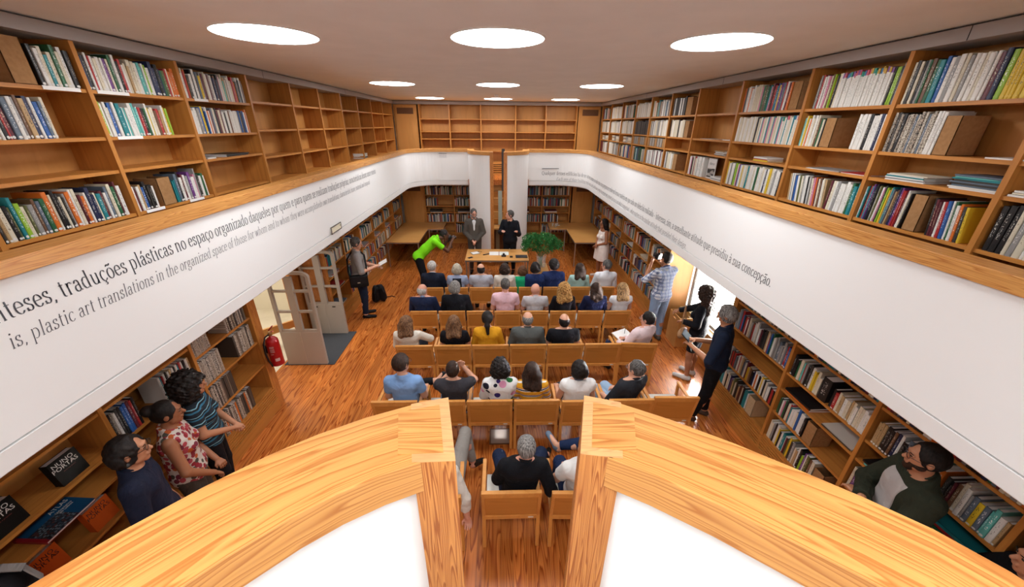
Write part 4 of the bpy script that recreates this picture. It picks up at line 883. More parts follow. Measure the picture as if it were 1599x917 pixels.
# build: books and magazines one by one, the 300 largest of each; the rest of them as one mass each
def place(kind, c, size, pos, yaw, lean, label, k):
    o = bpy.data.objects.new(kind, BOOKME); COL.objects.link(o)
    o.location = pos; o.rotation_euler = (lean if yaw != 0 else -lean, 0, yaw); o.scale = size
    for i, mt in enumerate((cov(c), LBL if label else cov(c))):
        o.material_slots[i].link = 'OBJECT'; o.material_slots[i].material = mt
    if k < 220:
        p = bpy.data.objects.new('pages', PAGEME); COL.objects.link(p); p.parent = o
    return o
PAGES_IN = {}
for kind in ('book', 'magazine'):
    its = [i for i in ITEMS if i[0] == kind]; order = sorted(range(len(its)), key=lambda i: -its[i][7]); top = set(order[:298])
    rank = {i: k for k, i in enumerate(order)}
    cnt = {}; tot = {}
    for it in its: tot[(it[6], it[1])] = tot.get((it[6], it[1]), 0)+1
    rest = MB(); mats = []; mi = {}
    for i, it in enumerate(its):
        _, c, size, pos, yaw, lean, where, share, label = it
        key = (where, c); cnt[key] = cnt.get(key, 0)+1
        if i in top:
            o = place(kind, c, size, pos, yaw, lean, label, rank[i])
            n = cnt[key]
            th = 'thick' if size[1] > .03 else 'slim' if size[1] < .019 else ''
            od = (ORD[n-1]+' ') if tot[key] > 1 else ''
            wh = where
            lb = '%s%s %s%s on %s' % (od, c.replace('-', ' ') if False else c, kind, ' spine' if False else '', wh)
            if od: lb = '%s, counting away from the camera' % lb if False else lb
            tag(o, lb, kind, where)
        else:
            if c == 'colour-topped': c = ['white', 'ivory', 'cream', 'pink', 'teal'][i % 5]
            if c not in mi: mi[c] = len(mats); mats.append(cov(c))
            d, t, h = size; T = Matrix.Translation(pos) @ Matrix.Rotation(yaw, 4, 'Z') @ Matrix.Rotation(lean if yaw else -lean, 4, 'X')
            if 'pg' not in mi: mi['pg'] = len(mats); mats.append(PAPER)
            rest.box(0, -t/2, 0, .004, t/2, h, mi[c], T).box(.004, -t/2, 0, d, -t/2+.0015, h, mi[c], T).box(.004, t/2-.0015, 0, d, t/2, h, mi[c], T).box(.004, -t/2+.0015, .003, d-.004, t/2-.0015, h-.004, mi['pg'], T)
    if rest.v: tag(rest.build('remaining_'+kind+'_rows', mats), 'the many smaller %ss filling the more distant shelves' % kind, kind+'s', kind='stuff')
seen = {}
for k, (s, a, z, w, l, t, c, rz) in enumerate(FLATS):
    if s.side == 'F': pos = (a, s.plane+.02+w/2, z); yaw = 0
    else: pos = (s.plane+(-1 if s.side == 'L' else 1)*(.02+w/2), a, z); yaw = PI/2
    m = MB(); m.box(-l/2, -w/2, 0, l/2, w/2, t*.12, 0).box(-l/2, -w/2, t*.88, l/2, w/2, t, 0).box(-l/2+.002, -w/2+.002, t*.12, l/2-.002, w/2-.002, t*.88, 1).box(-l/2, -w/2 if s.side != 'R' else w/2-.003, 0, l/2, -w/2+.003 if s.side != 'R' else w/2, t, 0)
    o = m.build('flat_lying_volume', [cov(c), PAPER]); o.location = pos; o.rotation_euler = (0, 0, yaw+rz)
    key = (s.where, round(a, 0)); seen[(s.where, c)] = seen.get((s.where, c), 0)+1
    n = seen[(s.where, c)]
    tag(o, '%s%s volume lying flat on %s' % ((ORD[n-1]+' ') if n > 1 else '', c, s.where), 'book', 'flat on '+s.where)
nb = {}
for s, a, w, h, mt in BOXES:
    d = .21; t = .004; m = MB()
    if s.side == 'L': T = Matrix.Translation((s.plane-.015, a, s.z)) @ Matrix.Rotation(PI, 4, 'Z') @ Matrix.Translation((0, -w, 0))
    elif s.side == 'R': T = Matrix.Translation((s.plane+.015, a, s.z))
    else: T = Matrix.Translation((a+w, s.plane+.015, s.z)) @ Matrix.Rotation(PI/2, 4, 'Z')
    m.box(0, 0, 0, t, w, h, 0, T).box(0, 0, 0, d, w, t, 0, T)
    for y in (0, w-t):
        vs = [T @ Vector(v) for v in ((0, y, 0), (d, y, 0), (d, y, h*.97), (d-.01, y, h), (0, y, h), (0, y+t, 0), (d, y+t, 0), (d, y+t, h*.97), (d-.01, y+t, h), (0, y+t, h))]
        m.add(vs, [(4, 3, 2, 1, 0), (5, 6, 7, 8, 9), (0, 1, 6, 5), (1, 2, 7, 6), (2, 3, 8, 7), (3, 4, 9, 8), (4, 0, 5, 9)])
    m.box(d-t, 0, 0, d, w, h*.97, 0, T)
    o = m.build('magazine_file', mt); nb[s.where] = nb.get(s.where, 0)+1; n = nb[s.where]
    tag(o, '%scardboard magazine file on %s' % ((ORD[n-1]+' ') if n > 1 else '', s.where), 'magazine file', 'files on '+s.where)
    if s.z > 2 and 'E' not in s.where: pass
# shelf-edge label holders, doorway side gallery
for y, z, l in ((3.20, 4.01, .26), (3.60, 4.01, .28), (3.60, 3.67, .24), (4.6, 4.01, .2), (3.58, 3.055, .2), (4.10, 3.055, .2)):
    o = box('shelf_label', -XS-.010, y-l/2, z-BT+.003, -XS-.006, y+l/2, z+.002, PAPER); tag(o, 'white paper label strip on the gallery shelf edge, %s' % ('top shelf near the cut-off bay' if (y, z) == (3.20, 4.01) else 'second bay top shelf' if (y, z) == (3.6, 4.01) else 'second bay second shelf' if z == 3.67 else 'third bay top shelf' if y == 4.6 else 'second bay bottom, camera end' if y == 3.58 else 'second bay bottom, far end'), 'label')
# ------------------------------------------------------------------ wall lettering: high-contrast serif drawn with a flat nib
# each glyph: advance, list of strokes; stroke = list of points (polyline) in em units (x-height .46)
def A_(cx, cy, rx, ry, a0, a1, n=12): return [(cx+rx*math.cos(math.radians(a0+(a1-a0)*i/n)), cy+ry*math.sin(math.radians(a0+(a1-a0)*i/n))) for i in range(n+1)]
XH, AS, DS = .46, .72, -.22
def stem_(x, y0, y1, s0=1, s1=1, w=.05):
    r = [[(x, y0), (x, y1)]]
    if s0: r.append([(x-w-.02, y0), (x+w+.02, y0)])
    if s1: r.append([(x-w-.02, y1-.01), (x, y1)])
    return r
G = {}
G['o'] = (.50, [A_(.25, .23, .19, .23, 0, 360, 22)])
G['c'] = (.44, [A_(.24, .23, .18, .23, 45, 325, 18), [(.365, .36), (.36, .37)]])
G['e'] = (.46, [A_(.24, .23, .18, .23, 5, 325, 20), [(.06, .25), (.42, .25)]])
G['d'] = (.54, [A_(.23, .23, .17, .23, 60, 300, 18)]+stem_(.40, 0, AS, 0, 1)+[[(.40, 0), (.49, .0)]])
G['b'] = (.52, [A_(.29, .23, .17, .23, 120, -120, 18)]+stem_(.12, 0, AS, 0, 1))
G['q'] = (.54, [A_(.23, .23, .17, .23, 60, 300, 18)]+stem_(.40, DS, XH, 1, 0))
G['p'] = (.54, [A_(.29, .23, .17, .23, 120, -120, 18)]+stem_(.12, DS, XH))
G['a'] = (.46, [[(.09, .35)]+A_(.21, .33, .12, .13, 150, 10, 10)+[(.33, .30), (.33, .06), (.42, .01)], A_(.19, .13, .13, .13, 60, 320, 14), [(.33, .28), (.24, .26)]])
G['s'] = (.40, [A_(.20, .35, .12, .11, 50, 200, 9)+[(.20, .235)]+A_(.20, .12, .13, .12, 40, -140, 9), [(.30, .46), (.30, .34)], [(.07, .0), (.07, .13)]])
G['r'] = (.40, stem_(.12, 0, XH)+[[(.12, .32)]+A_(.25, .34, .12, .12, 150, 40, 6), [(.34, .40), (.35, .38)]])
def arch(x0, x1): return [[(x0, .32)]+A_((x0+x1)/2, .34, (x1-x0)/2, .12, 170, 0, 9)+[(x1, 0)], [(x1-.07, 0), (x1+.07, 0)]]
G['n'] = (.56, stem_(.12, 0, XH)+arch(.12, .42))
G['h'] = (.56, stem_(.12, 0, AS)+arch(.12, .42))
G['m'] = (.84, stem_(.12, 0, XH)+arch(.12, .41)+arch(.41, .70))
G['u'] = (.56, [[(.12, XH), (.12, .13)]+A_(.26, .13, .14, .13, 180, 330, 8)+[(.42, .16)], [(.05, XH), (.12, XH)], [(.42, XH), (.42, 0), (.50, 0)], [(.35, XH), (.42, XH)]])
G['i'] = (.28, stem_(.13, 0, XH)+[A_(.13, .63, .022, .03, 0, 360, 8)])
G['l'] = (.28, stem_(.13, 0, AS))
G['t'] = (.34, [[(.14, .60), (.14, .08)]+A_(.22, .08, .08, .08, 180, 300, 6), [(.04, XH), (.28, XH)]])
G['f'] = (.32, [[(.14, 0), (.14, .6)]+A_(.24, .6, .10, .12, 180, 50, 7), [(.05, 0), (.23, 0)], [(.04, XH), (.28, XH)]])
G['g'] = (.50, [A_(.21, .31, .13, .15, 0, 360, 16), [(.31, .42), (.44, .44)], [(.12, .18), (.08, .10), (.16, .05), (.32, .04)]+A_(.30, -.07, .13, .11, 80, -90, 8)+A_(.22, -.09, .17, .10, -90, -230, 10)])
G['z'] = (.44, [[(.06, XH-.02), (.37, XH-.02)], [(.37, XH), (.05, .0)], [(.05, .015), (.39, .015)], [(.06, XH), (.06, .36)], [(.39, 0), (.39, .11)]])
G['v'] = (.50, [[(.07, XH), (.25, 0)], [(.25, 0), (.43, XH)], [(.0, XH), (.15, XH)], [(.36, XH), (.50, XH)]])
G['w'] = (.72, [[(.07, XH), (.21, 0)], [(.21, 0), (.36, XH)], [(.36, XH), (.50, 0)], [(.50, 0), (.65, XH)], [(0, XH), (.15, XH)], [(.58, XH), (.72, XH)]])
G['y'] = (.50, [[(.07, XH), (.25, 0)], [(.43, XH), (.22, -.12), (.12, -.2), (.05, -.17)], [(.0, XH), (.15, XH)], [(.36, XH), (.50, XH)]])
G['k'] = (.54, stem_(.12, 0, AS)+[[(.12, .2), (.40, XH)], [(.22, .28), (.44, 0)], [(.36, 0), (.52, 0)]])
G['x'] = (.50, [[(.07, XH), (.42, 0)], [(.43, XH), (.06, 0)], [(0, XH), (.15, XH)], [(.35, 0), (.5, 0)]])
G['j'] = (.26, [[(.14, XH), (.14, -.1), (.03, -.2)], A_(.14, .63, .022, .03, 0, 360, 8)])
G[','] = (.22, [[(.10, .03), (.12, 0), (.07, -.10)]]); G['.'] = (.22, [A_(.10, .03, .015, .02, 0, 360, 8)])
G['-'] = (.32, [[(.05, .21), (.27, .21)]]); G['–'] = (.56, [[(.04, .22), (.52, .22)]]); G[' '] = (.24, [])
G['Q'] = (.80, [A_(.38, .34, .31, .35, 0, 360, 26), [(.36, .05), (.50, -.06), (.72, -.12)]]); G['E'] = (.64, [[(.14, 0), (.14, .69)], [(.05, .69), (.54, .69), (.55, .56)], [(.05, 0), (.56, 0), (.58, .14)], [(.14, .35), (.40, .35)]])
for c_, mk in (('á', 'a'), ('í', 'i'), ('é', 'e'), ('ó', 'o')):
    b_ = G[mk]; x = .25 if mk != 'i' else .14; G[c_] = (b_[0], (b_[1] if mk != 'i' else b_[1][:-1])+[[(x-.02, .55), (x+.07, .68)]])
G['à'] = (G['a'][0], G['a'][1]+[[(.17, .68), (.26, .55)]])
til = lambda x: [[(x-.13, .55), (x-.09, .62), (x-.03, .62), (x+.03, .57), (x+.08, .57), (x+.13, .65)], [(x-.12, .56), (x-.06, .635), (x+.05, .575), (x+.12, .64)]]
G['ã'] = (G['a'][0], G['a'][1]+til(.22)); G['õ'] = (G['o'][0], G['o'][1]+til(.25))
G['ê'] = (G['e'][0], G['e'][1]+[[(.15, .55), (.24, .66), (.33, .55)]])
G['ç'] = (G['c'][0], G['c'][1]+[[(.24, 0), (.23, -.06), (.30, -.10), (.25, -.17), (.17, -.16)]])
def text_mesh(text, place, size, total=None, shear=0.0, nib=(.046, .0135), track=1.0, cond=1.0):
    """place(s, z) -> 3D point on the wall; the line is fitted to the run TOTAL"""
    adv = sum(G.get(c, G['n'])[0] for c in text)*size
    kx = total/adv if total else 1.0
    words = []; m = MB(); x0 = 0.0
    for c in text+' ':
        if c == ' ' and m.v: words.append(m); m = MB()
        a, strokes = G.get(c, G['n'])
        for st_ in strokes:
            P = [Vector((p[0], p[1])) for p in st_]
            if len(P) < 2: continue
            L_, R_ = [], []
            for i, p in enumerate(P):
                closed = (P[0]-P[-1]).length < 1e-6
                t = (P[min(i+1, len(P)-1)]-P[max(i-1, 0)]) if not (closed and i in (0, len(P)-1)) else (P[1]-P[-2])
                n_ = Vector((-t.y, t.x)).normalized(); d = math.sqrt((nib[0]*n_.x)**2+(nib[1]*n_.y)**2)
                o = Vector((nib[0]**2*n_.x, nib[1]**2*n_.y))/max(d, 1e-6)
                L_.append(p+o); R_.append(p-o)
            pts = [place((x0+(q.x+shear*q.y)*size)*1.0*kx if False else (x0*kx+(q.x+shear*q.y)*size*kx*.94), q.y*size) for q in L_+R_]
            N = len(P); m.add(pts, [(i, i+1, N+i+1, N+i) for i in range(N-1)])
        x0 += a*size
    return words
def lettering(words, mat):
    r = empty('wall_lettering')
    for w in words: w.build('word', mat, r)
    return r
INK = plain('ink_navy', '#2d3038', .6); INK2 = plain('ink_grey', '#4b4a52', .6)
# left balustrade: reading direction is away from the camera
xw = -(XV+.022)+.0012
plL = lambda y0, zb: (lambda s, z: (xw, y0+s, zb+z))
o = lettering(text_mesh('nteses, traduções plásticas no espaço organizado daqueles por quem e para quem se realizam traduções próprias, características desses usos e meios', plL(1.735, 2.85), .15, 6.40), INK)
tag(o, 'large serif wall text starting nteses, traduções plásticas, upper line over the doorway', 'lettering')
o = lettering(text_mesh('is, plastic art translations in the organized space of those for whom and to whom they were accomplished; own translations, characteristic home, material and temporal', plL(1.735, 2.70), .122, 5.95, shear=.25, nib=(.034, .0115)), INK2)
tag(o, 'italic wall text reading plastic art translations, lower line over the doorway', 'lettering')
# right balustrade: along the far fascia, round the corner, then towards the camera
pr = [(1.30, YV+.022)]+[(x, y) for x, y in arc(XV-RAD, YV-RAD, RAD+.0208, PI/2, 0, 30)]+[(XV+.0208, 1.0)]
pr[0] = (1.30, YV+.0208)
cum = [0]
for i in range(1, len(pr)): cum.append(cum[-1]+math.dist(pr[i], pr[i-1]))
def plR(s0, zb):
    def f(s, z):
        s = s+s0
        for i in range(1, len(pr)):
            if s <= cum[i] or i == len(pr)-1:
                k = (s-cum[i-1])/(cum[i]-cum[i-1]); a, b_ = pr[i-1], pr[i]; return (a[0]+(b_[0]-a[0])*k, a[1]+(b_[1]-a[1])*k, zb+z)
    return f
TR = cum[-1]-(3.12-1.0)
o = lettering(text_mesh('Qualquer desses edifícios há-de ser visto em si mesmo, no modo como o seu programa se resolve em forma e matéria em que cada um deles foi realizado – interessa, sim, a semelhante atitude que presidiu à sua concepção.', plR(0, 2.425), .15, TR), INK)
tag(o, 'serif wall text ending presidiu à sua concepção, upper line over the window side', 'lettering')
o = lettering(text_mesh('Each one of these buildings may be seen in itself, and the way in which its program was resolved in form is not what is important – what matters is the similar attitude that presided their design.', plR(.45, 2.27), .122, cum[-1]-(4.78-1.0)-.45, shear=.25, nib=(.034, .0115)), INK2)
tag(o, 'italic wall text ending presided their design, lower line over the window side', 'lettering')
o = box('text_rule', 1.30, YV+.014, 2.60, 2.03, YV+.0215, 2.612, INK); tag(o, 'dark rule above the wall text on the far balustrade, window side', 'lettering')
o = box('text_rule', -1.74, YV+.014, 3.005, -1.51, YV+.0215, 3.015, INK2); tag(o, 'short dark rule on the far balustrade above small print, doorway side', 'lettering')
m = MB()
for k in range(6):
    for j in range(9): m.box(-1.73+j*.024, YV+.0195, 2.975-k*.016, -1.73+j*.024+.017, YV+.0212, 2.979-k*.016)
tag(m.build('small_print', plain('faint_ink', '#a9a7aa', .6)), 'block of faint small print under the short rule on the far balustrade', 'lettering')

# ------------------------------------------------------------------ people: smooth blended solids turned into one skin each
class SDF:
    def __init__(s, lo, hi, h):
        s.h = h; s.lo = np.array(lo, float)-3*h; n = np.ceil((np.array(hi, float)+3*h-s.lo)/h).astype(int)+1
        s.n = n; s.F = np.full(n, .5, np.float32)
    def block(s, lo, hi):
        a = np.maximum(np.floor((np.array(lo)-s.lo)/s.h).astype(int), 0); b = np.minimum(np.ceil((np.array(hi)-s.lo)/s.h).astype(int)+1, s.n)
        if (b <= a).any(): return None
        ax = [s.lo[i]+s.h*np.arange(a[i], b[i]) for i in range(3)]
        return tuple(slice(a[i], b[i]) for i in range(3)), ax[0][:, None, None], ax[1][None, :, None], ax[2][None, None, :]
    def merge(s, sl, d, k):
        a = s.F[sl]
        if k > 0:
            h = np.maximum(k-np.abs(a-d), 0)/k; s.F[sl] = np.minimum(a, d)-h*h*k*.25
        else: s.F[sl] = np.minimum(a, d)
    def cut(s, sl, d, k=.006):
        a = s.F[sl]; h = np.maximum(k-np.abs(a-d), 0)/k; s.F[sl] = np.maximum(a, d)+h*h*k*.25
    def cone(s, a, b, ra, rb, k=.02, flat=False, sq=None):
        a = np.array(a, float); b = np.array(b, float); m = max(ra, rb)*(1.0 if sq is None else max(1, 1/min(sq)))+k+2*s.h
        q = s.block(np.minimum(a, b)-m, np.maximum(a, b)+m)
        if q is None: return
        sl, X, Y, Z = q; ab = b-a; L2 = max(ab@ab, 1e-9); px, py, pz = X-a[0], Y-a[1], Z-a[2]
        t = (px*ab[0]+py*ab[1]+pz*ab[2])/L2; tc = np.clip(t, 0, 1)
        dx, dy, dz = px-ab[0]*tc, py-ab[1]*tc, pz-ab[2]*tc
        if sq is not None: dx, dy, dz = dx*sq[0], dy*sq[1], dz*sq[2]
        d = np.sqrt(dx*dx+dy*dy+dz*dz)-(ra+(rb-ra)*tc)
        if flat: d = np.maximum(d, (t-1)*math.sqrt(L2))
        s.merge(sl, d.astype(np.float32), k)
    def ell(s, c, r, R=None, k=.02, cut=False):
        c = np.array(c, float); r = np.array(r, float); m = r.max()+k+2*s.h
        q = s.block(c-m, c+m)
        if q is None: return
        sl, X, Y, Z = q; P = [X-c[0], Y-c[1], Z-c[2]]
        if R is not None: P = [P[0]*R[0][i]+P[1]*R[1][i]+P[2]*R[2][i] for i in range(3)]
        e = [P[i]/r[i] for i in range(3)]; k0 = np.sqrt(e[0]**2+e[1]**2+e[2]**2); k1 = np.sqrt((e[0]/r[0])**2+(e[1]/r[1])**2+(e[2]/r[2])**2)+1e-9
        d = (k0*(k0-1)/k1).astype(np.float32)
        if cut: s.cut(sl, -d, k)
        else: s.merge(sl, d, k)
    def plane(s, p, n, k=.004):
        n = np.array(n, float); n /= np.linalg.norm(n)
        q = s.block(s.lo, s.lo+s.h*s.n); sl, X, Y, Z = q
        s.cut(sl, ((X-p[0])*n[0]+(Y-p[1])*n[1]+(Z-p[2])*n[2]).astype(np.float32), k)
    def rough(s, amp, f, seed=0):
        q = s.block(s.lo, s.lo+s.h*s.n); sl, X, Y, Z = q; a = seed*1.7
        s.F[sl] += (amp*(np.sin(f*X+a+2.1*np.sin(f*.6*Z))*np.sin(f*Y*1.1+a*2)*np.sin(f*Z*.9+a)+.5*np.sin(f*2.1*X+1)*np.sin(f*1.9*Y+a)*np.sin(f*2.3*Z+2))).astype(np.float32)
    def mesh(s, name):
        F = s.F; ins = F < 0
        if not ins.any(): return None
        c = np.zeros(tuple(s.n-1), np.int8)
        for i in (0, 1):
            for j in (0, 1):
                for k in (0, 1): c += ins[i:s.n[0]-1+i, j:s.n[1]-1+j, k:s.n[2]-1+k]
        act = (c > 0) & (c < 8); idx = np.argwhere(act); N = len(idx); vid = np.full(act.shape, -1, np.int32); vid[act] = np.arange(N)
        acc = np.zeros((N, 3)); cnt = np.zeros(N)
        cor = [(i, j, k) for i in (0, 1) for j in (0, 1) for k in (0, 1)]
        for p in cor:
            for ax in range(3):
                if p[ax]: continue
                q = list(p); q[ax] = 1
                fa = F[idx[:, 0]+p[0], idx[:, 1]+p[1], idx[:, 2]+p[2]]; fb = F[idx[:, 0]+q[0], idx[:, 1]+q[1], idx[:, 2]+q[2]]
                m = (fa < 0) != (fb < 0); t = fa[m]/(fa[m]-fb[m]); v = np.tile(np.array(p, float), (m.sum(), 1)); v[:, ax] += t
                acc[m] += v; cnt[m] += 1
        V = s.lo+s.h*(idx+acc/cnt[:, None])
        quads = []
        for ax in range(3):
            sl0 = [slice(None)]*3; sl1 = [slice(None)]*3; sl0[ax] = slice(0, -1); sl1[ax] = slice(1, None)
            a, b = ins[tuple(sl0)], ins[tuple(sl1)]; e = np.argwhere(a != b)
            u, w = [(1, 2), (2, 0), (0, 1)][ax]
            e = e[(e[:, u] > 0) & (e[:, w] > 0) & (e[:, u] < s.n[u]-1) & (e[:, w] < s.n[w]-1)]
            fl = a[tuple(e.T)]
            def at(du, dw):
                q = e.copy(); q[:, u] -= du; q[:, w] -= dw; return vid[tuple(q.T)]
            Q = np.stack([at(0, 0), at(1, 0), at(1, 1), at(0, 1)], 1); Q[~fl] = Q[~fl][:, ::-1]; quads.append(Q)
        Q = np.concatenate(quads); Q = Q[(Q >= 0).all(1)]
        me = bpy.data.meshes.new(name); me.vertices.add(len(V)); me.vertices.foreach_set('co', V.astype(np.float32).ravel())
        me.loops.add(Q.size); me.loops.foreach_set('vertex_index', Q.astype(np.int32).ravel()); me.polygons.add(len(Q))
        me.polygons.foreach_set('loop_start', np.arange(0, Q.size, 4, dtype=np.int32))
        try: me.polygons.foreach_set('loop_total', np.full(len(Q), 4, np.int32))
        except Exception: pass
        me.polygons.foreach_set('use_smooth', np.ones(len(Q), bool)); me.update(calc_edges=True)
        return me

def skin(tone): return plain('skin_'+tone, {'fair': '#d6a084', 'mid': '#b9805f', 'tan': '#9c6546', 'dark': '#5f3b28', 'pink': '#d59a82'}[tone], .5, spec=.35)
def hairmat(col):
    key = 'hair_'+col
    if key in MATS: return MATS[key]
    A, B = {'black': ('#0f0c0b', '#231c19'), 'darkbrown': ('#1c120d', '#3a2519'), 'brown': ('#3a2416', '#6a4529'), 'grey': ('#4d4a48', '#9a9691'), 'silver': ('#8f8b87', '#cfcac4'), 'darkgrey': ('#2b2826', '#6a6662'),
            'blond': ('#8a6a40', '#d0b078'), 'ashblond': ('#8c8371', '#c9c0ac'), 'curlblond': ('#6a4420', '#c99a58'), 'ombre': ('#3a2416', '#c79f6c'), 'highlight': ('#3b2417', '#8a6444')}[col]
    m, nt, b = newmat(key); tc = nt.nodes.new('ShaderNodeTexCoord'); mp = nt.nodes.new('ShaderNodeMapping'); mp.inputs['Scale'].default_value = (90, 90, 12)
    nt.links.new(tc.outputs['Object'], mp.inputs['Vector']); n = nd(nt, 'ShaderNodeTexNoise', Scale=1.0, Detail=2.0); nt.links.new(mp.outputs[0], n.inputs['Vector'])
    r = ramp(nt, [(.35, srgb(A)), (.65, srgb(B))]); nt.links.new(n.outputs['Fac'], r.inputs[0]); nt.links.new(r.outputs[0], b.inputs['Base Color'])
    b.inputs['Roughness'].default_value = .62; b.inputs['Specular IOR Level'].default_value = .25; MATS[key] = m; return m
def cloth(name, col, rough=.85, wr=0.35):
    """fabric with soft fold bump"""
    if name in MATS: return MATS[name]
    m, nt, b = newmat(name); b.inputs['Base Color'].default_value = srgb(col); b.inputs['Roughness'].default_value = rough; b.inputs['Specular IOR Level'].default_value = .2
    addfolds(nt, b, wr); MATS[name] = m; return m
def addfolds(nt, b, wr=.35):
    tc = nt.nodes.new('ShaderNodeTexCoord'); n = nd(nt, 'ShaderNodeTexNoise', Scale=9.0, Detail=2.5, Distortion=1.2); nt.links.new(tc.outputs['Object'], n.inputs['Vector'])
    bp = nd(nt, 'ShaderNodeBump', Strength=wr, Distance=.05); nt.links.new(n.outputs['Fac'], bp.inputs['Height']); nt.links.new(bp.outputs[0], b.inputs['Normal'])
def stripes(name, stops, scale, axis='Z', wob=.0, wr=.3):
    if name in MATS: return MATS[name]
    m, nt, b = newmat(name); tc = nt.nodes.new('ShaderNodeTexCoord'); sx = nt.nodes.new('ShaderNodeSeparateXYZ'); nt.links.new(tc.outputs['Object'], sx.inputs[0])
    n = nd(nt, 'ShaderNodeTexNoise', Scale=6.0); nt.links.new(tc.outputs['Object'], n.inputs['Vector'])
    a = nd(nt, 'ShaderNodeMath', _operation='MULTIPLY_ADD'); nt.links.new(n.outputs['Fac'], a.inputs[0]); a.inputs[1].default_value = wob; nt.links.new(sx.outputs[axis], a.inputs[2])
    mu = nd(nt, 'ShaderNodeMath', _operation='MULTIPLY'); nt.links.new(a.outputs[0], mu.inputs[0]); mu.inputs[1].default_value = scale
    fr = nd(nt, 'ShaderNodeMath', _operation='FRACT'); nt.links.new(mu.outputs[0], fr.inputs[0])
    r = ramp(nt, [(p, srgb(c)) for p, c in stops], 'CONSTANT'); nt.links.new(fr.outputs[0], r.inputs[0]); nt.links.new(r.outputs[0], b.inputs['Base Color'])
    b.inputs['Roughness'].default_value = .85; addfolds(nt, b, wr); MATS[name] = m; return m
def spots(name, base, cols, scale, size=.33, wr=.3, stretch=(1, 1, 1)):
    if name in MATS: return MATS[name]
    m, nt, b = newmat(name); tc = nt.nodes.new('ShaderNodeTexCoord'); mp = nt.nodes.new('ShaderNodeMapping'); mp.inputs['Scale'].default_value = stretch; nt.links.new(tc.outputs['Object'], mp.inputs['Vector'])
    v = nd(nt, 'ShaderNodeTexVoronoi', Scale=scale, Randomness=.75); nt.links.new(mp.outputs[0], v.inputs['Vector'])
    lt = nd(nt, 'ShaderNodeMath', _operation='LESS_THAN'); nt.links.new(v.outputs['Distance'], lt.inputs[0]); lt.inputs[1].default_value = size
    sx = nt.nodes.new('ShaderNodeSeparateXYZ'); nt.links.new(v.outputs['Color'], sx.inputs[0])
    r = ramp(nt, [(i/len(cols), srgb(c)) for i, c in enumerate(cols)]+[(1, srgb(cols[-1]))], 'CONSTANT'); nt.links.new(sx.outputs[0], r.inputs[0])
    mx = nt.nodes.new('ShaderNodeMix'); mx.data_type = 'RGBA'; nt.links.new(lt.outputs[0], mx.inputs['Factor']); mx.inputs['A'].default_value = srgb(base); nt.links.new(r.outputs[0], mx.inputs['B'])
    nt.links.new(mx.outputs['Result'], b.inputs['Base Color']); b.inputs['Roughness'].default_value = .85; addfolds(nt, b, wr); MATS[name] = m; return m
def plaid(name):
    m, nt, b = newmat(name); L = nt.links.new; tc = nt.nodes.new('ShaderNodeTexCoord'); sx = nt.nodes.new('ShaderNodeSeparateXYZ'); L(tc.outputs['Object'], sx.inputs[0]); o = []
    xy = nd(nt, 'ShaderNodeMath', _operation='ADD'); L(sx.outputs['X'], xy.inputs[0]); L(sx.outputs['Y'], xy.inputs[1])
    for s_ in (xy.outputs[0], sx.outputs['Z']):
        mu = nd(nt, 'ShaderNodeMath', _operation='MULTIPLY'); L(s_, mu.inputs[0]); mu.inputs[1].default_value = 15
        fr = nd(nt, 'ShaderNodeMath', _operation='FRACT'); L(mu.outputs[0], fr.inputs[0]); r = ramp(nt, [(0, (0, 0, 0, 1)), (.45, (.85, .85, .85, 1)), (.62, (.3, .3, .3, 1)), (.7, (.9, .9, .9, 1)), (.88, (.05, .05, .05, 1))], 'CONSTANT'); L(fr.outputs[0], r.inputs[0]); o.append(r.outputs[0])
    ad = nd(nt, 'ShaderNodeMath', _operation='ADD'); L(o[0], ad.inputs[0]); L(o[1], ad.inputs[1]); hf = nd(nt, 'ShaderNodeMath', _operation='MULTIPLY'); L(ad.outputs[0], hf.inputs[0]); hf.inputs[1].default_value = .5
    r = ramp(nt, [(0, srgb('#e6eaf0')), (.45, srgb('#8796b8')), (1, srgb('#1f2c55'))]); L(hf.outputs[0], r.inputs[0]); L(r.outputs[0], b.inputs['Base Color']); b.inputs['Roughness'].default_value = .85; addfolds(nt, b, .3); MATS[name] = m; return m
def V3(*a): return np.array(a, float)
def rotm(yaw, pitch, roll=0.0):
    """columns = right, forward, up of the head; yaw>0 turns to the left, pitch>0 looks up"""
    R = Matrix.Rotation(yaw, 3, 'Z') @ Matrix.Rotation(pitch, 3, 'X') @ Matrix.Rotation(roll, 3, 'Y'); return np.array(R)
NP = 0
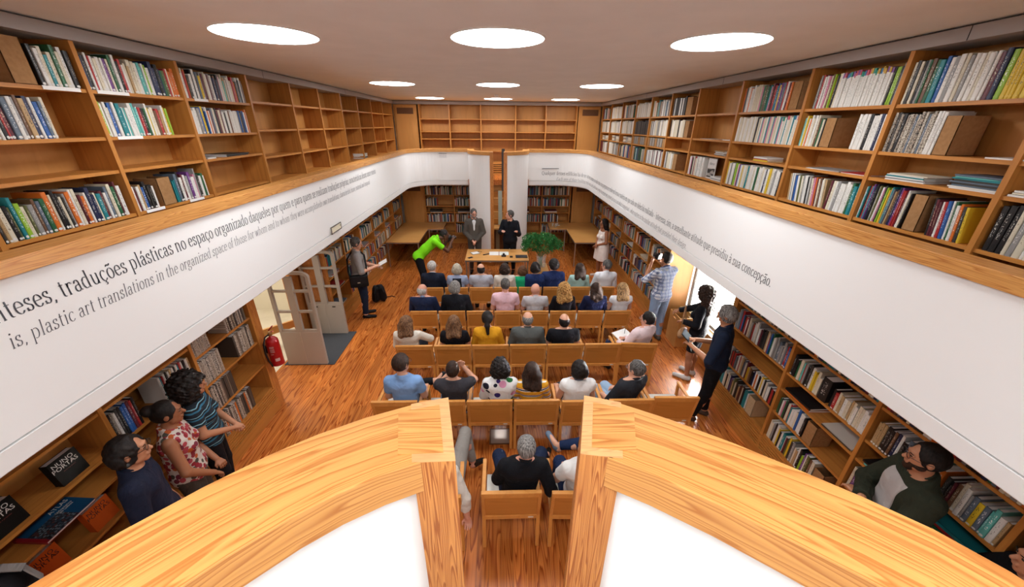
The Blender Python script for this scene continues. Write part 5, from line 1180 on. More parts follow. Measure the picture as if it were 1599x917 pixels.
def person(label, x, y, rz=0.0, pose='sit', h=.009, head=None, hy=0.0, hp=-.05, hr=0.0, tone='fair', hair=('short', 'black'), top='#333333', topmat=None, sleeve='short', bottom='#22252e', botmat=None, legs='trousers', shoe='#1a1817',
           J=None, fem=False, size=1.0, collar=None, jacket=None, glasses=None, lean=0.0, over=None, beard=None, fat=1.0, shoe_on=True, grip=None, hem=None, lz=0.0, neckcut=0.0, skipfeet=False):
    """J overrides joints (local metres, facing +y). head: local head centre"""
    global NP; NP += 1
    rr = random.Random(NP)
    j = {}
    sw = (.145 if fem else .163)*size*(.4+.6*fat)
    if pose == 'sit':
        j['pel'] = V3(0, .25, .50); j['spine'] = V3(0, .205+lean*.5, .72); j['chest'] = V3(0, .175+lean, .90+lz); j['neck'] = V3(0, .165+lean, 1.01+lz); j['head'] = V3(0, .19+lean, 1.145+lz)
        for s, n in ((-1, 'l'), (1, 'r')):
            j['sh'+n] = V3(s*sw, .165+lean, .945+lz); j['el'+n] = V3(s*(sw+.055), .24+lean*.5, .69); j['wr'+n] = V3(s*.13, .42, .62)
            j['hip'+n] = V3(s*.095, .26, .51); j['kn'+n] = V3(s*.13, .63, .50); j['an'+n] = V3(s*.13, .62, .09); j['toe'+n] = V3(s*.15, .77, .035)
    else:
        H = 1.74*size if not fem else 1.64*size; q = H/1.74
        j['pel'] = V3(0, 0, .95*q); j['spine'] = V3(0, -.005, 1.12*q); j['chest'] = V3(0, 0, 1.31*q); j['neck'] = V3(0, .0, 1.475*q); j['head'] = V3(0, .03, 1.61*q)
        for s, n in ((-1, 'l'), (1, 'r')):
            j['sh'+n] = V3(s*sw, -.005, 1.40*q); j['el'+n] = V3(s*(sw+.06), -.02, 1.12*q); j['wr'+n] = V3(s*(sw+.03), .08, .88*q)
            j['hip'+n] = V3(s*.09, 0, .93*q); j['kn'+n] = V3(s*.10, .02, .50*q); j['an'+n] = V3(s*.105, -.01, .08); j['toe'+n] = V3(s*.13, .15, .03)
    if head is not None:
        d = V3(*head)-j['head']; j['head'] = V3(*head)
        for n, f in (('neck', .85), ('shl', .55), ('shr', .55), ('chest', .5), ('spine', .2), ('ell', .25), ('elr', .25)): j[n] = j[n]+d*f
    if J:
        for k, v in J.items(): j[k] = V3(*v)
    w = fat*(.82 if fem else .88)
    R = rotm(hy, hp, hr); Hc = j['head']; hs = 1.0 if not fem else .97; hs *= min(1, .5+.5*size) if size < 1 else 1
    hl = lambda x_, y_, z_: Hc+R@(V3(x_, y_, z_)*hs)
    def torso(S, e=0.0, k=.05):
        pel, sp, ch = j['pel'], j['spine'], j['chest']; ax = (j['shr']-j['shl']); ax = ax/np.linalg.norm(ax)
        S.cone(pel-ax*.075*w, pel+ax*.075*w, .118*w+e, .118*w+e, k); 
        S.cone(pel-ax*.05*w, sp-ax*.05*w, .112*w+e, .100*w+e, k); S.cone(pel+ax*.05*w, sp+ax*.05*w, .112*w+e, .100*w+e, k)
        S.cone(sp-ax*.05*w, ch-ax*.065*w, .100*w+e, .108*w+e, k); S.cone(sp+ax*.05*w, ch+ax*.065*w, .100*w+e, .108*w+e, k)
        S.cone(j['shl']+V3(0, 0, -.035)+ax*.04, j['shr']+V3(0, 0, -.035)-ax*.04, .066*(.6+.4*w)+e, .066*(.6+.4*w)+e, k)
        S.cone(j['shl']+ax*.09+V3(0, 0, .0), j['neck']+V3(0, 0, -.02), .05+e, .052+e, k); S.cone(j['shr']-ax*.09, j['neck']+V3(0, 0, -.02), .05+e, .052+e, k)
        if fem:
            f = np.cross(V3(0, 0, 1), ax)
            for s in (-1, 1): S.cone(ch+ax*s*.075-V3(0, 0, .06)+f*.07, ch+ax*s*.075-V3(0, 0, .06)+f*.085, .052+e, .05+e, .03)
    def arm(S, n, t0=0, t1=2, e=0.0, flat=False):
        a, b, c = j['sh'+n], j['el'+n], j['wr'+n]; g = (.9 if fem else 1)*(.6+.4*fat); r = [.052*g, .042*g, .027*g]
        if t1 <= 1: S.cone(a, a+(b-a)*t1, r[0]+e, r[0]+(r[1]-r[0])*t1+e, .02, flat); return
        S.cone(a, b, r[0]+e, r[1]+e, .02)
        q = t1-1; S.cone(b, b+(c-b)*q, r[1]*.98+e, r[1]*.98+(r[2]-r[1])*q+e, .02, flat and q < 1)
    def hand(S, n):
        c = j['wr'+n]; b = j['el'+n]; d = c-b; d = d/np.linalg.norm(d); s = -1 if n == 'l' else 1
        up = V3(0, 0, 1) if abs(d[2]) < .8 else V3(0, 1, 0)
        side = np.cross(d, up); side /= np.linalg.norm(side); nrm = np.cross(side, d)
        if grip and n in grip: side, nrm = [V3(*v) for v in grip[n]]
        g = .95 if not fem else .86
        p0 = c+d*.025; p1 = c+d*.075*g
        for o in (-.026, -.009, .009, .026): S.cone(p0+side*o*.7, p1+side*o, .014*g, .0125*g, .012)
        for i_, (o, l) in enumerate(((-.029, .062), (-.010, .072), (.010, .068), (.028, .052))):
            r0 = p1+side*o; m_ = r0+(d*.75-nrm*.45)*l*.55*g; e_ = m_+(d*.35-nrm*.85)*l*.5*g
            S.cone(r0, m_, .0098*g, .0090*g, .004); S.cone(m_, e_, .0090*g, .0078*g, .003)
        ti = -s; t0_ = p0+side*ti*.022; t1_ = t0_+(side*ti*.7+d*.6-nrm*.25)*.038*g; t2_ = t1_+(d*.8-nrm*.4+side*ti*.05)*.032*g
        S.cone(t0_, t1_, .0135*g, .0115*g, .008); S.cone(t1_, t2_, .0112*g, .009*g, .003)
    def leg(S, n, t1=2, e=0.0, flat=False):
        a, b, c = j['hip'+n], j['kn'+n], j['an'+n]; g = (.95 if fem else 1)*(.5+.5*fat)
        if t1 <= 1: S.cone(a, a+(b-a)*t1, .088*g+e, (.088+(.056-.088)*t1)*g+e, .03, flat); return
        S.cone(a, b, .088*g+e, .056*g+e, .03); q = t1-1; S.cone(b, b+(c-b)*q, .056*g+e, (.056+(.036-.056)*q)*g+e, .02, flat and q < 1)
        if e == 0: m_ = b+(c-b)*.35-V3(0, .012, 0); S.cone(m_, m_+(c-b)*.1, .052*g, .048*g, .03)
    ext = np.array(list(j.values())); lo = ext.min(0)-.16; hi = ext.max(0)+.17; lo[2] = max(lo[2], -.01)
    # --- the body: one skin
    S = SDF(lo, hi, h); torso(S)
    for n in 'lr': arm(S, n); hand(S, n); leg(S, n); S.cone(j['an'+n]-V3(0, .02, .03), j['toe'+n], .034, .026, .02)
    S.cone(j['neck']-V3(0, 0, .03), Hc+R@V3(0, -.015, -.05), .055*(.92 if fem else 1), .05*(.92 if fem else 1), .025)
    S.ell(hl(0, -.01, .025), V3(.074, .095, .098)*hs, R, .01); S.cone(hl(0, .035, -.03), hl(0, .058, -.085), .055*hs, .028*hs, .03)
    S.cone(hl(-.03, .03, -.06), hl(.03, .03, -.06), .035*hs, .035*hs, .02)
    S.cone(hl(0, .083, .02), hl(0, .108, -.018), .010*hs, .0145*hs, .010); S.cone(hl(-.022, .082, .036), hl(.022, .082, .036), .013*hs, .013*hs, .012)
    for s in (-1, 1):
        S.ell(hl(s*.032, .094, .017), V3(.017, .016, .012)*hs, R, .008, cut=True)
        S.ell(hl(s*.032, .080, .016), V3(.0135, .0135, .012)*hs, R, .003)
        S.ell(hl(s*.077, -.005, .0), V3(.010, .020, .031)*hs, R, .006)
    S.cone(hl(-.018, .088, -.047), hl(.018, .088, -.047), .0085*hs, .0085*hs, .006); S.cone(hl(-.013, .088, -.058), hl(.013, .088, -.058), .0085*hs, .0085*hs, .006)
    me = S.mesh('person'); body = link('person', me, skin(tone)); body.location = (x, y, 0); body.rotation_euler = (0, 0, rz)
    tag(body, label, 'person')
    def part(name, S_, mat):
        me_ = S_.mesh(name)
        if me_ is None: return None
        return link(name, me_, mat, body)
    # --- clothing
    tm = topmat or cloth('cloth_'+top.lstrip('#'), top); bm = botmat or cloth('cloth_'+bottom.lstrip('#'), bottom)
    zneck = j['neck']
    def topmesh(nm, mat, e, slv, zhem, necke=0.0, open_=False):
        hi_ = hi.copy(); S_ = SDF(lo, hi_, h); torso(S_, e)
        if slv != 'none':
            for n in 'lr': arm(S_, n, 0, {'short': .62, 'cap': .3, 'three': 1.55, 'long': 1.97, 'elbow': 1.05}[slv], e+.004, True)
        up = (j['head']-j['chest']); up = up/np.linalg.norm(up)
        up = up*.4+V3(0, 0, .6); ndir = up*.8+V3(0, .45 if open_ else .25, 0)
        S_.cone(zneck-V3(0, 0, .04), zneck+V3(0, -.008, .012), .058+e, .055+e, .02)
        S_.plane(zneck+V3(0, 0, .012+necke), ndir)
        if slv == 'none':
            for s, n in ((-1, 'l'), (1, 'r')): S_.ell(j['sh'+n]+V3(s*.045, 0, -.01), V3(.062, .09, .105), None, .01, cut=True)
        if pose == 'sit': S_.plane(V3(0, 0, zhem), V3(0, 0, -1))
        else:
            S_.plane(j['pel']+(j['pel']-j['spine'])*((j['pel'][2]-zhem)/max(np.linalg.norm(j['pel']-j['spine']), .1)), (j['pel']-j['spine']))
        return part(nm, S_, mat)
    if legs in ('trousers', 'shorts'):
        S_ = SDF(lo, hi, h)
        pel = j['pel']; ax = V3(1, 0, 0); S_.cone(pel-ax*.075*w, pel+ax*.075*w, .126*w, .126*w, .05)
        S_.cone(pel, pel+(j['spine']-pel)*.45, .125*w, .118*w, .04)
        for n in 'lr': leg(S_, n, 1.93 if legs == 'trousers' else .8, .013, True)
        part('trousers' if legs == 'trousers' else 'shorts', S_, bm)
    elif legs == 'dress':
        S_ = SDF(lo-.08, hi+.08, h); torso(S_, .012, .05); pel = j['pel']; kz = j['knl'][2]+.0
        for s in (-1, 1): S_.cone(pel+V3(s*.06, 0, 0), V3(s*.085, pel[1]+.01, kz+.02), .15, .155, .05)
        S_.plane(V3(0, 0, kz+.06), V3(0, 0, -1)); S_.cone(zneck-V3(0, 0, .05), zneck-V3(0, 0, .0), .062, .055, .02); S_.plane(zneck+V3(0, 0, -.02), V3(0, .6, .8))
        for s, n in ((-1, 'l'), (1, 'r')): S_.ell(j['sh'+n]+V3(s*.045, 0, -.01), V3(.065, .09, .105), None, .01, cut=True)
        part('dress', S_, bm)
    if legs != 'dress':
        zh = hem if hem is not None else (.50 if pose == 'sit' else j['pel'][2]-.06)
        topmesh('jacket' if jacket else ('blouse' if fem else 'shirt'), tm, .022 if jacket else .014, sleeve, zh-(.08 if jacket and pose != 'sit' else 0), 0.0, bool(jacket and jacket != 'closed'))
    if over:     # vest or inner shirt shown at the front / neckline
        oc, kind = over
        S_ = SDF(lo, hi, h)
        if kind == 'vest': torso(S_, .021); S_.plane(zneck+V3(0, 0, -.03), V3(0, .1, 1)); [S_.plane(j['sh'+n]-V3(s*.055, 0, 0), V3(s, 0, 0)) for s, n in ((-1, 'l'), (1, 'r'))]; S_.plane(V3(0, 0, .5), V3(0, 0, -1)); part('waistcoat', S_, cloth('cloth_'+oc.lstrip('#'), oc))
        elif kind == 'front':     # strip of shirt in the opening of a jacket
            f = j['chest']; S_.cone(f+V3(0, .075, .1), f+V3(0, .10, -.12), .052, .022, .02); S_.cone(zneck-V3(0, 0, .05), zneck+V3(0, 0, .012), .066, .06, .02); part('inner_shirt', S_, cloth('cloth_'+oc.lstrip('#'), oc))
        elif kind == 'tee': torso(S_, .018); S_.plane(j['chest']+V3(0, .055, 0), V3(0, -1, 0)); S_.plane(V3(-.10, 0, 0), V3(-1, 0, 0)); S_.plane(V3(.10, 0, 0), V3(1, 0, 0)); S_.plane(zneck+V3(0, 0, -.02), V3(0, .5, .8)); S_.plane(V3(0, 0, j['pel'][2]-.05), V3(0, 0, -1)); S_.F -= .012; part('inner_shirt', S_, cloth('cloth_'+oc.lstrip('#'), oc))
    if collar:
        S_ = SDF(zneck-.14, zneck+.14, min(h, .007)); S_.cone(zneck-V3(0, 0, .035), zneck+(Hc-zneck)*.16, .071, .063, .02); S_.plane(zneck+(Hc-zneck)*.20, (Hc-zneck)+V3(0, .06, 0)); part('collar', S_, cloth('cloth_'+collar.lstrip('#'), collar))
    # --- shoes
    if shoe_on and not skipfeet:
        for n in 'lr':
            a, t = j['an'+n], j['toe'+n]; d = t-a; d[2] = 0; d /= max(np.linalg.norm(d), 1e-6)
            S_ = SDF(np.minimum(a, t)-.12, np.maximum(a, t)+.12, .007)
            zf = -(a[2]-.08) if False else 0
            heel = V3(a[0], a[1], max(t[2], .03)+.008)-d*.035 if pose != 'sit' or a[2] < .2 else a-V3(0, 0, .045)
            S_.cone(heel, t+d*.02, .040, .034, .02, sq=None); S_.cone(a-V3(0, 0, .02), a-V3(0, 0, .045)+d*.03, .046, .042, .02)
            if a[2] < .2: S_.plane(V3(0, 0, .002), V3(0, 0, -1))
            part('shoe', S_, cloth('shoe_'+shoe.lstrip('#'), shoe, .5, .1))
    # --- hair
    st, hc = hair
    if st != 'none':
        S_ = SDF(Hc-V3(.24, .28, .5 if st in ('long', 'curly_long', 'pony') else .26), Hc+V3(.2, .2, .22), min(h, .008))
        if st in ('fringe_bald', 'bald_sides'):
            S_.ell(hl(0, -.018, .012), V3(.083, .100, .094)*hs, R, .005); S_.plane(hl(0, .0, .058 if st == 'fringe_bald' else .04), R@V3(0, .35 if st == 'bald_sides' else .1, 1)); S_.ell(hl(0, .075, -.005), V3(.09, .078, .16)*hs, R, .01, cut=True)
            if st == 'fringe_bald': S_.ell(hl(0, -.03, .10), V3(.05, .07, .05)*hs, R, .01, cut=True)
        else:
            g = {'short': .010, 'crop': .005, 'thick': .020, 'quiff': .016, 'curly': .030, 'curly_big': .04, 'bob': .026, 'long': .022, 'curly_long': .040, 'bun': .010, 'pony': .012, 'wave': .018}[st]
            S_.ell(hl(0, -.018, .030), V3(.076+g, .096+g, .098+g)*hs, R, .01)
            if st in ('bob', 'curly', 'thick', 'wave'): S_.cone(hl(-.03, -.04, -.01), hl(.03, -.04, -.01), .060+g, .060+g, .03)
            if st in ('curly', 'curly_big'): S_.cone(hl(-.04, -.03, -.04), hl(.04, -.03, -.04), .07, .07, .04)
            if st == 'curly_big': S_.ell(hl(0, -.05, .0), V3(.145, .135, .16), R, .04); S_.cone(hl(-.06, -.05, -.10), hl(.06, -.05, -.10), .075, .075, .04)
            if st in ('long', 'curly_long'):
                L_ = .30 if st == 'long' else .26
                b0 = hl(0, -.055, -.03); b1 = Hc*.5+j['chest']*.5+V3(0, -.105, -.02) if pose == 'sit' else hl(0, -.07, -.02)+V3(0, -.02, -.22)
                for o in (-.052, 0, .052): S_.cone(b0+R@V3(o, .01, 0), b1+V3(o*1.35, -.0, rr.uniform(-.04, .02)), .064+g*.4, (.048 if st == 'long' else .070), .03)
            S_.plane(hl(0, .062, .075), R@V3(0, 1, .42) if st not in ('quiff',) else R@V3(0, 1, .1)) if st not in ('curly', 'curly_long', 'curly_big') else S_.ell(hl(0, .10, -.01), V3(.062, .05, .075)*hs, R, .02, cut=True)
            # open the face and clear the neck for short cuts
            S_.ell(hl(0, .085, -.035), V3(.074, .075, .11)*hs, R, .012, cut=True)
            if st in ('short', 'crop', 'quiff', 'thick', 'wave', 'bun', 'pony'): S_.plane(hl(0, -.02, -.062 if st not in ('thick', 'wave') else -.085), R@V3(0, .35, -1)); [S_.ell(hl(s*.09, .012, -.02), V3(.02, .030, .052)*hs, R, .008, cut=True) for s in (-1, 1)]
            if st == 'bun': S_.ell(hl(0, -.115, .075), V3(.052, .048, .045), R, .015)
            if st == 'pony': S_.cone(hl(0, -.10, .01), hl(.0, -.12, -.06), .032, .04, .02); S_.cone(hl(0, -.12, -.06), Hc*.35+j['chest']*.65+V3(.01, -.13, -.02), .038, .022, .02)
            amp = {'curly': .012, 'curly_big': .016, 'curly_long': .014, 'thick': .005, 'wave': .006, 'bob': .006}.get(st, .003); S_.rough(amp, 75 if 'curly' in st else 60, NP)
        part('hair', S_, hairmat(hc))
    if beard:
        S_ = SDF(Hc-.18, Hc+.16, min(h, .007)); S_.cone(hl(0, .045, -.05), hl(0, .066, -.088), .052*hs, .034*hs, .03); S_.cone(hl(-.05, .03, -.04), hl(.05, .03, -.04), .034, .034, .02); S_.ell(hl(0, .10, -.048), V3(.024, .03, .012)*hs, R, .004, cut=True); S_.plane(hl(0, 0, -.028), R@V3(0, .15, 1)); part('beard', S_, hairmat(beard))
    if glasses:
        m = MB()
        for s in (-1, 1):
            c = hl(s*.034, .104, .017); pts = [c+R@(V3(.026*math.cos(a), 0, .018*math.sin(a))) for a in [2*PI*k/14 for k in range(15)]]
            m.tube(pts, .0022, 5); m.tube([hl(s*.060, .102, .02), hl(s*.086, .06, .018), hl(s*.088, -.01, .012)], .002, 5)
        m.tube([hl(-.009, .108, .02), hl(.009, .108, .02)], .002, 5); m.build('glasses', plain('frame_'+glasses, {'black': '#101010', 'metal': '#8f8a84'}[glasses], .3), body)
    # eyes and brows where a face can be seen
    if glasses or pose != 'sit':
        for s in (-1, 1):
            m = MB(); m.lathe([(.0, .0115), (.006, .0098), (.0098, .006), (.0115, 0), (.0098, -.006), (.006, -.0098), (0, -.0115)], n=10); e = smooth(m.build('eye', plain('eye_dark', '#2a1d16', .2), body)); e.location = hl(s*.032, .0845, .017); e.scale = (1.0, .75, .62)
            m = MB(); m.tube([hl(s*.017, .0985, .036), hl(s*.034, .097, .041), hl(s*.050, .086, .037)], [.002, .0032, .0018], 5); m.build('eyebrow', hairmat(hc if hc in ('black', 'brown', 'darkbrown', 'grey', 'darkgrey') else 'brown'), body)
    return body, j
# display books with printed covers, ground floor bookcase beside the extinguisher
FONT = {}
def label_text(name, body, size, mat, parent, loc, rot, align='CENTER', stretch=1.0):
    c = bpy.data.curves.new(name, 'FONT'); c.body = body; c.size = size; c.align_x = align; c.extrude = .0003; c.resolution_u = 2; c.space_line = .8
    t = bpy.data.objects.new(name, c); COL.objects.link(t); t.parent = parent; t.location = loc; t.rotation_euler = rot; t.scale = (stretch, 1, 1)
    bpy.context.view_layer.update(); me = bpy.data.meshes.new_from_object(t.evaluated_get(bpy.context.evaluated_depsgraph_get()))
    bpy.data.objects.remove(t); t = link(name, me, mat, parent); t.location = loc; t.rotation_euler = rot; t.scale = (stretch, 1, 1); return t
WHT = plain('cover_print_white', '#d9d5cd', .5)
def display_book(y, z, colr, ink, label, w=.25, h=.19, t=.06, tilt=.16, small=True, x=-XL-.05):
    """front cover facing the room, leaning back on the shelf"""
    r = empty('display_book', (x, y, z)); r.rotation_euler = (0, -tilt, 0); tag(r, label, 'book')
    cm_ = plain('display_'+colr, colr, .65, spec=.15)
    m = MB(); m.box(-.003, -w/2, 0, 0, w/2, h).box(-t, -w/2, 0, -t+.003, w/2, h).box(-t, -w/2-.003, 0, 0, -w/2, h); m.build('cover', cm_, r)
    m = MB(); m.box(-t+.003, -w/2, .004, -.003, w/2-.005, h-.004)
    m.build('pages', PAPER, r)
    label_text('cover_title', 'NUNO\nPORTAS', .046, ink, r, (.0006, -w*.06, h-.055), (PI/2, 0, PI/2), 'CENTER', 1.05)
    if small: label_text('cover_line', 'obras e projectos', .012, plain('faint_red', '#6a2420', .5), r, (.0006, .0, h-.115), (PI/2, 0, PI/2))
    return r
display_book(2.155, 1.29, '#141210', WHT, 'black display book with white lettering on the shelf behind the man in glasses', .19, .21)
display_book(1.74, 1.29, '#15120f', WHT, 'black display book with white lettering cut by the edge of the view', .19, .21)
display_book(2.165, .75, '#c4551c', plain('print_dark', '#2a1410', .5), 'orange display book with dark lettering on the shelf beside the man in glasses', .19, .21, small=False)
display_book(1.77, .75, '#c4551c', plain('print_dark', '#2a1410', .5), 'orange display book cut off by the near handrail below the atlas', .19, .21, small=False)
r = empty('atlas_book', (-XL-.085, 1.945, 1.076), 0); r.rotation_euler = (0, .10, 0); tag(r, 'large blue atlas with a city picture lying flat on the shelf', 'book')
m = MB(); m.box(-.11, -.17, 0, .11, .17, .003).box(-.11, -.17, .019, .11, .17, .022).box(-.11, -.174, 0, .11, -.17, .022); m.build('cover', plain('atlas_red', '#8a1c26', .4), r)
m = MB(); m.box(-.107, -.168, .003, .107, .168, .019); m.build('pages', PAPER, r)
m = MB(); m.box(-.11, -.15, .022, .11, .17, .0226); m.build('cover_field', plain('atlas_blue', '#14476a', .6, spec=.2), r)
m = MB(); m.box(-.04, -.15, .0226, .11, .05, .0229); m.build('cover_picture', spots('atlas_picture', '#151a22', ['#33424e', '#5c6a74', '#4a2a2c', '#1c2c3c'], 60, .5), r)
label_text('cover_title', 'ATLAS', .045, WHT, r, (-.062, .085, .0232), (0, 0, PI/2))
label_text('cover_line', 'Urbanístico\nde Lisboa', .024, WHT, r, (-.028, .085, .0232), (0, 0, PI/2))
# upper gallery: front-facing issue with a street picture
r = empty('display_magazine', (XS+.06, 5.83, 3.065)); tag(r, 'white magazine facing out with a dark street picture on the window-side gallery', 'magazine')
m = MB(); m.box(0, -.115, 0, .006, .115, .29); m.build('cover', plain('cover_greywhite', '#cfc9c4', .5), r)
m = MB(); m.box(-.001, -.10, .02, 0, .10, .15); m.build('cover_picture', spine_mat('street', '#2a2826', '#a49c94', 'photo'), r)
label_text('cover_title', 'darco', .06, plain('print_grey', '#8a8480', .5), r, (-.0012, -.0, .20), (PI/2, 0, -PI/2))
def loc(x, y, rz, p):
    d = Vector(p)-Vector((x, y, 0)); c, s = math.cos(-rz), math.sin(-rz); return (d.x*c-d.y*s, d.x*s+d.y*c, d.z)
def sit(label, u, v, row, h, dx=0.0, rz=0.0, zc=(1.06, 1.24), **kw):
    """seat a person in a row so that the head falls at pixel u, v"""
    lean = kw.get('lean', 0.0); p = at_y(u, v, row+.195+lean)
    z = min(max(p.z, zc[0]), zc[1]); x = p.x-dx
    head = loc(x, row, rz, (p.x, row+.195+lean, z))
    head = (head[0], head[1], head[2])
    return person(label, x, row, rz, 'sit', h, head=head, **kw)
LAPR = {'wrl': (-.07, .40, .60), 'wrr': (.07, .42, .60)}
# --- front row
a = 7.03
sit('person with silver hair and glasses in a dark suit, first in the front row', 675, 417, a, .010, tone='fair', hair=('short', 'silver'), top='#1b2232', sleeve='long', jacket=True, hy=-.45, glasses='metal', bottom='#1d2230', collar='#d8dbe4')
sit('person with short ash-blond hair, dark waistcoat over pale blue checks, front row', 714, 428, a, .010, fem=True, hair=('thick', 'ashblond'), top='#9aaac6', topmat=stripes('check_blue', [(0, '#a8b4cc'), (.5, '#8f9fc0')], 40), sleeve='short', over=('#22262f', 'vest'), collar='#a8b4cc')
sit('person with a bald crown and dark hair in a pale grey shirt, front row', 751, 421, a, .010, hair=('fringe_bald', 'black'), top='#b4b8c4', sleeve='short', fat=1.1)
sit('person with short brown curls in a cream top with a brown neckline, front row', 788, 422, a, .010, fem=True, hair=('bob', 'darkbrown'), top='#e2dbcf', sleeve='elbow', collar='#7a4a38', fat=1.1)
sit('child with brown hair in a green shirt beside the person in navy, front row', 816, 425, a+.06, .010, size=.74, zc=(1.0, 1.16), hair=('thick', 'brown'), top='#1fae78', bottom='#2b3550')
sit('person with short dark curls in a navy blouse leaning towards the child, front row', 836, 419, a-.03, .010, fem=True, hair=('thick', 'black'), top='#22335f', sleeve='elbow', hr=-.08)
sit('person with black curls and glasses in a blue jacket looking aside, front row', 864, 414, a, .010, hair=('thick', 'black'), top='#1f2e58', sleeve='long', jacket=True, hy=.7, glasses='black', bottom='#1a2238', size=1.03)
sit('person with long straight brown hair in a mint green top, front row', 905, 422, a, .010, fem=True, hair=('long', 'darkbrown'), top='#b4dad4', sleeve='elbow', hy=.25)
sit('person with thinning grey hair in a white shirt ending the front row', 947, 415, a, .010, hair=('short', 'darkgrey'), top='#e6e8ec', sleeve='long', hy=.75, collar='#eef0f4', size=1.02, tone='pink')
# --- second row
a = 5.98
sit('person with a bald head in a navy jumper, first in the second row', 660, 455, a, .009, hair=('bald_sides', 'silver'), top='#1d2744', sleeve='long', hy=-.45, tone='pink', fat=1.1, collar='#8a98b8')
sit('person with thick grey hair in a black suit, second row', 711, 450, a, .009, hair=('thick', 'grey'), top='#12141b', sleeve='long', jacket=True, hy=-.35, collar='#c8ccd4', fat=1.1)
sit('person with dark grey hair bending the head down in a pale pink polo shirt', 789, 446, a, .009, hair=('short', 'darkgrey'), top='#e6bfc9', sleeve='short', hp=-.4, collar='#e6bfc9', fat=1.1, tone='pink')
sit('person with a fully bald head and glasses in a pale speckled shirt, second row', 836, 456, a, .009, hair=('none', ''), top='#c4c3c8', sleeve='short', hy=-.6, glasses='metal', tone='pink', collar='#c4c3c8')
sit('person with big blonde curls in a black top, second row', 880, 464, a, .009, fem=True, hair=('curly_long', 'curlblond'), top='#15141a', sleeve='long', hy=-.1)
sit('person with long dark brown hair in a navy top, second row', 929, 462, a, .009, fem=True, hair=('long', 'darkbrown'), top='#1a2142', sleeve='long', hy=.25, fat=1.08)
sit('person with long fair-ended hair in a white ruffled top, second row', 970, 462, a, .009, fem=True, hair=('long', 'ombre'), top='#e8e8ec', sleeve='cap', hy=.4)
# --- third row
a = 4.75
sit('person with highlighted brown hair in a cream jacket, first in the third row', 636, 514, a, .008, fem=True, hair=('long', 'highlight'), top='#dfd6c6', sleeve='three', hy=-.4, J={'elr': (.30, .34, .72), 'wrr': (.20, .50, .68)})
sit('person with long brown hair in a black top, third row', 709, 508, a, .008, fem=True, hair=('long', 'highlight'), top='#131319', sleeve='short')
sit('person with a black ponytail in a mustard yellow top, third row', 761, 498, a, .008, fem=True, hair=('pony', 'black'), top='#dd9c22', sleeve='elbow', bottom='#8a9ab8', fat=1.05)
sit('person with a bald crown and bushy grey hair in a grey jacket, third row', 824, 499, a, .008, hair=('fringe_bald', 'grey'), top='#575a58', sleeve='long', jacket='closed', collar='#4c4f4d', fat=1.1)
sit('person with thinning black hair in a black shirt, third row', 881, 502, a, .008, hair=('fringe_bald', 'black'), top='#14151b', sleeve='short', fat=1.1)
b_, jj = sit('person in a pale pink shirt writing notes on a pad, window end of third row', 1011, 499, a, .008, rz=.45, dx=.03, hair=('short', 'black'), top='#e6cfd0', sleeve='long', hy=.35, glasses='metal', collar='#e6cfd0', bottom='#24324e', tone='pink',
    J={'wrr': (-.02, .44, .66), 'elr': (.24, .22, .68), 'wrl': (-.14, .44, .62)})
# --- fourth row
a = 3.52
sit('person in a light blue T-shirt and black trousers with one leg crossed, fourth row', 627, 568, a, .008, hair=('quiff', 'darkbrown'), top='#7fa3d2', sleeve='short', hy=-.55, glasses='black', bottom='#15161a', shoe='#16181d',
    J={'knl': (-.10, .62, .56), 'anl': (.28, .66, .60), 'toel': (.37, .72, .66), 'wrl': (.10, .46, .66), 'wrr': (.19, .45, .66)})
sit('person in a dark grey T-shirt holding a phone up to the face, fourth row', 707, 578, a, .008, hair=('crop', 'darkbrown'), top='#38363b', sleeve='short', tone='fair', bottom='#9db4cc', hp=.05, J={'elr': (.24, .36, .84), 'wrr': (.11, .38, 1.02), 'ell': (-.23, .34, .76), 'wrl': (-.02, .42, .96), 'knl': (-.17, .66, .54)})
sit('person with black curly hair in a white top with big coloured dots, fourth row', 781, 575, a, .008, fem=True, hair=('curly', 'black'), top='dots', topmat=spots('dots_cloth', '#ece9e6', ['#1d6a35', '#3a2470', '#e79fc0', '#16182c', '#1d6a35', '#3a2470'], 9.0, .41), sleeve='elbow', fat=1.08, collar='#e0a020')
sit('person with long dark wavy hair in a yellow top with navy stripes, fourth row', 830, 590, a, .008, fem=True, hair=('long', 'darkbrown'), top='st', topmat=stripes('stripe_yellow', [(0, '#e2a01c'), (.45, '#f0ece4'), (.55, '#141a36'), (.72, '#f0ece4'), (.80, '#c8442a'), (.86, '#e2a01c')], 11), sleeve='elbow')
sit('person with short black hair and a necklace in a white blouse, fourth row', 904, 578, a-.02, .008, fem=True, hair=('thick', 'black'), top='#ebe9e6', sleeve='cap', hy=.15, fat=1.1, collar='#5a5a66', J={'wrl': (-.20, .50, .62)})
sit('person with short grey hair in a dark shirt and pale jeans turned aside, fourth row', 993, 577, a, .008, rz=.5, dx=.02, hair=('short', 'darkgrey'), top='#26272c', sleeve='elbow', hy=.2, glasses='metal', bottom='#9db6cf', shoe='#3a2620', collar='#26272c', fat=1.1,
    J={'knl': (-.05, .60, .54), 'anl': (.02, .92, .14), 'toel': (.02, 1.06, .10), 'anr': (.14, .80, .10), 'toer': (.14, .95, .05)})
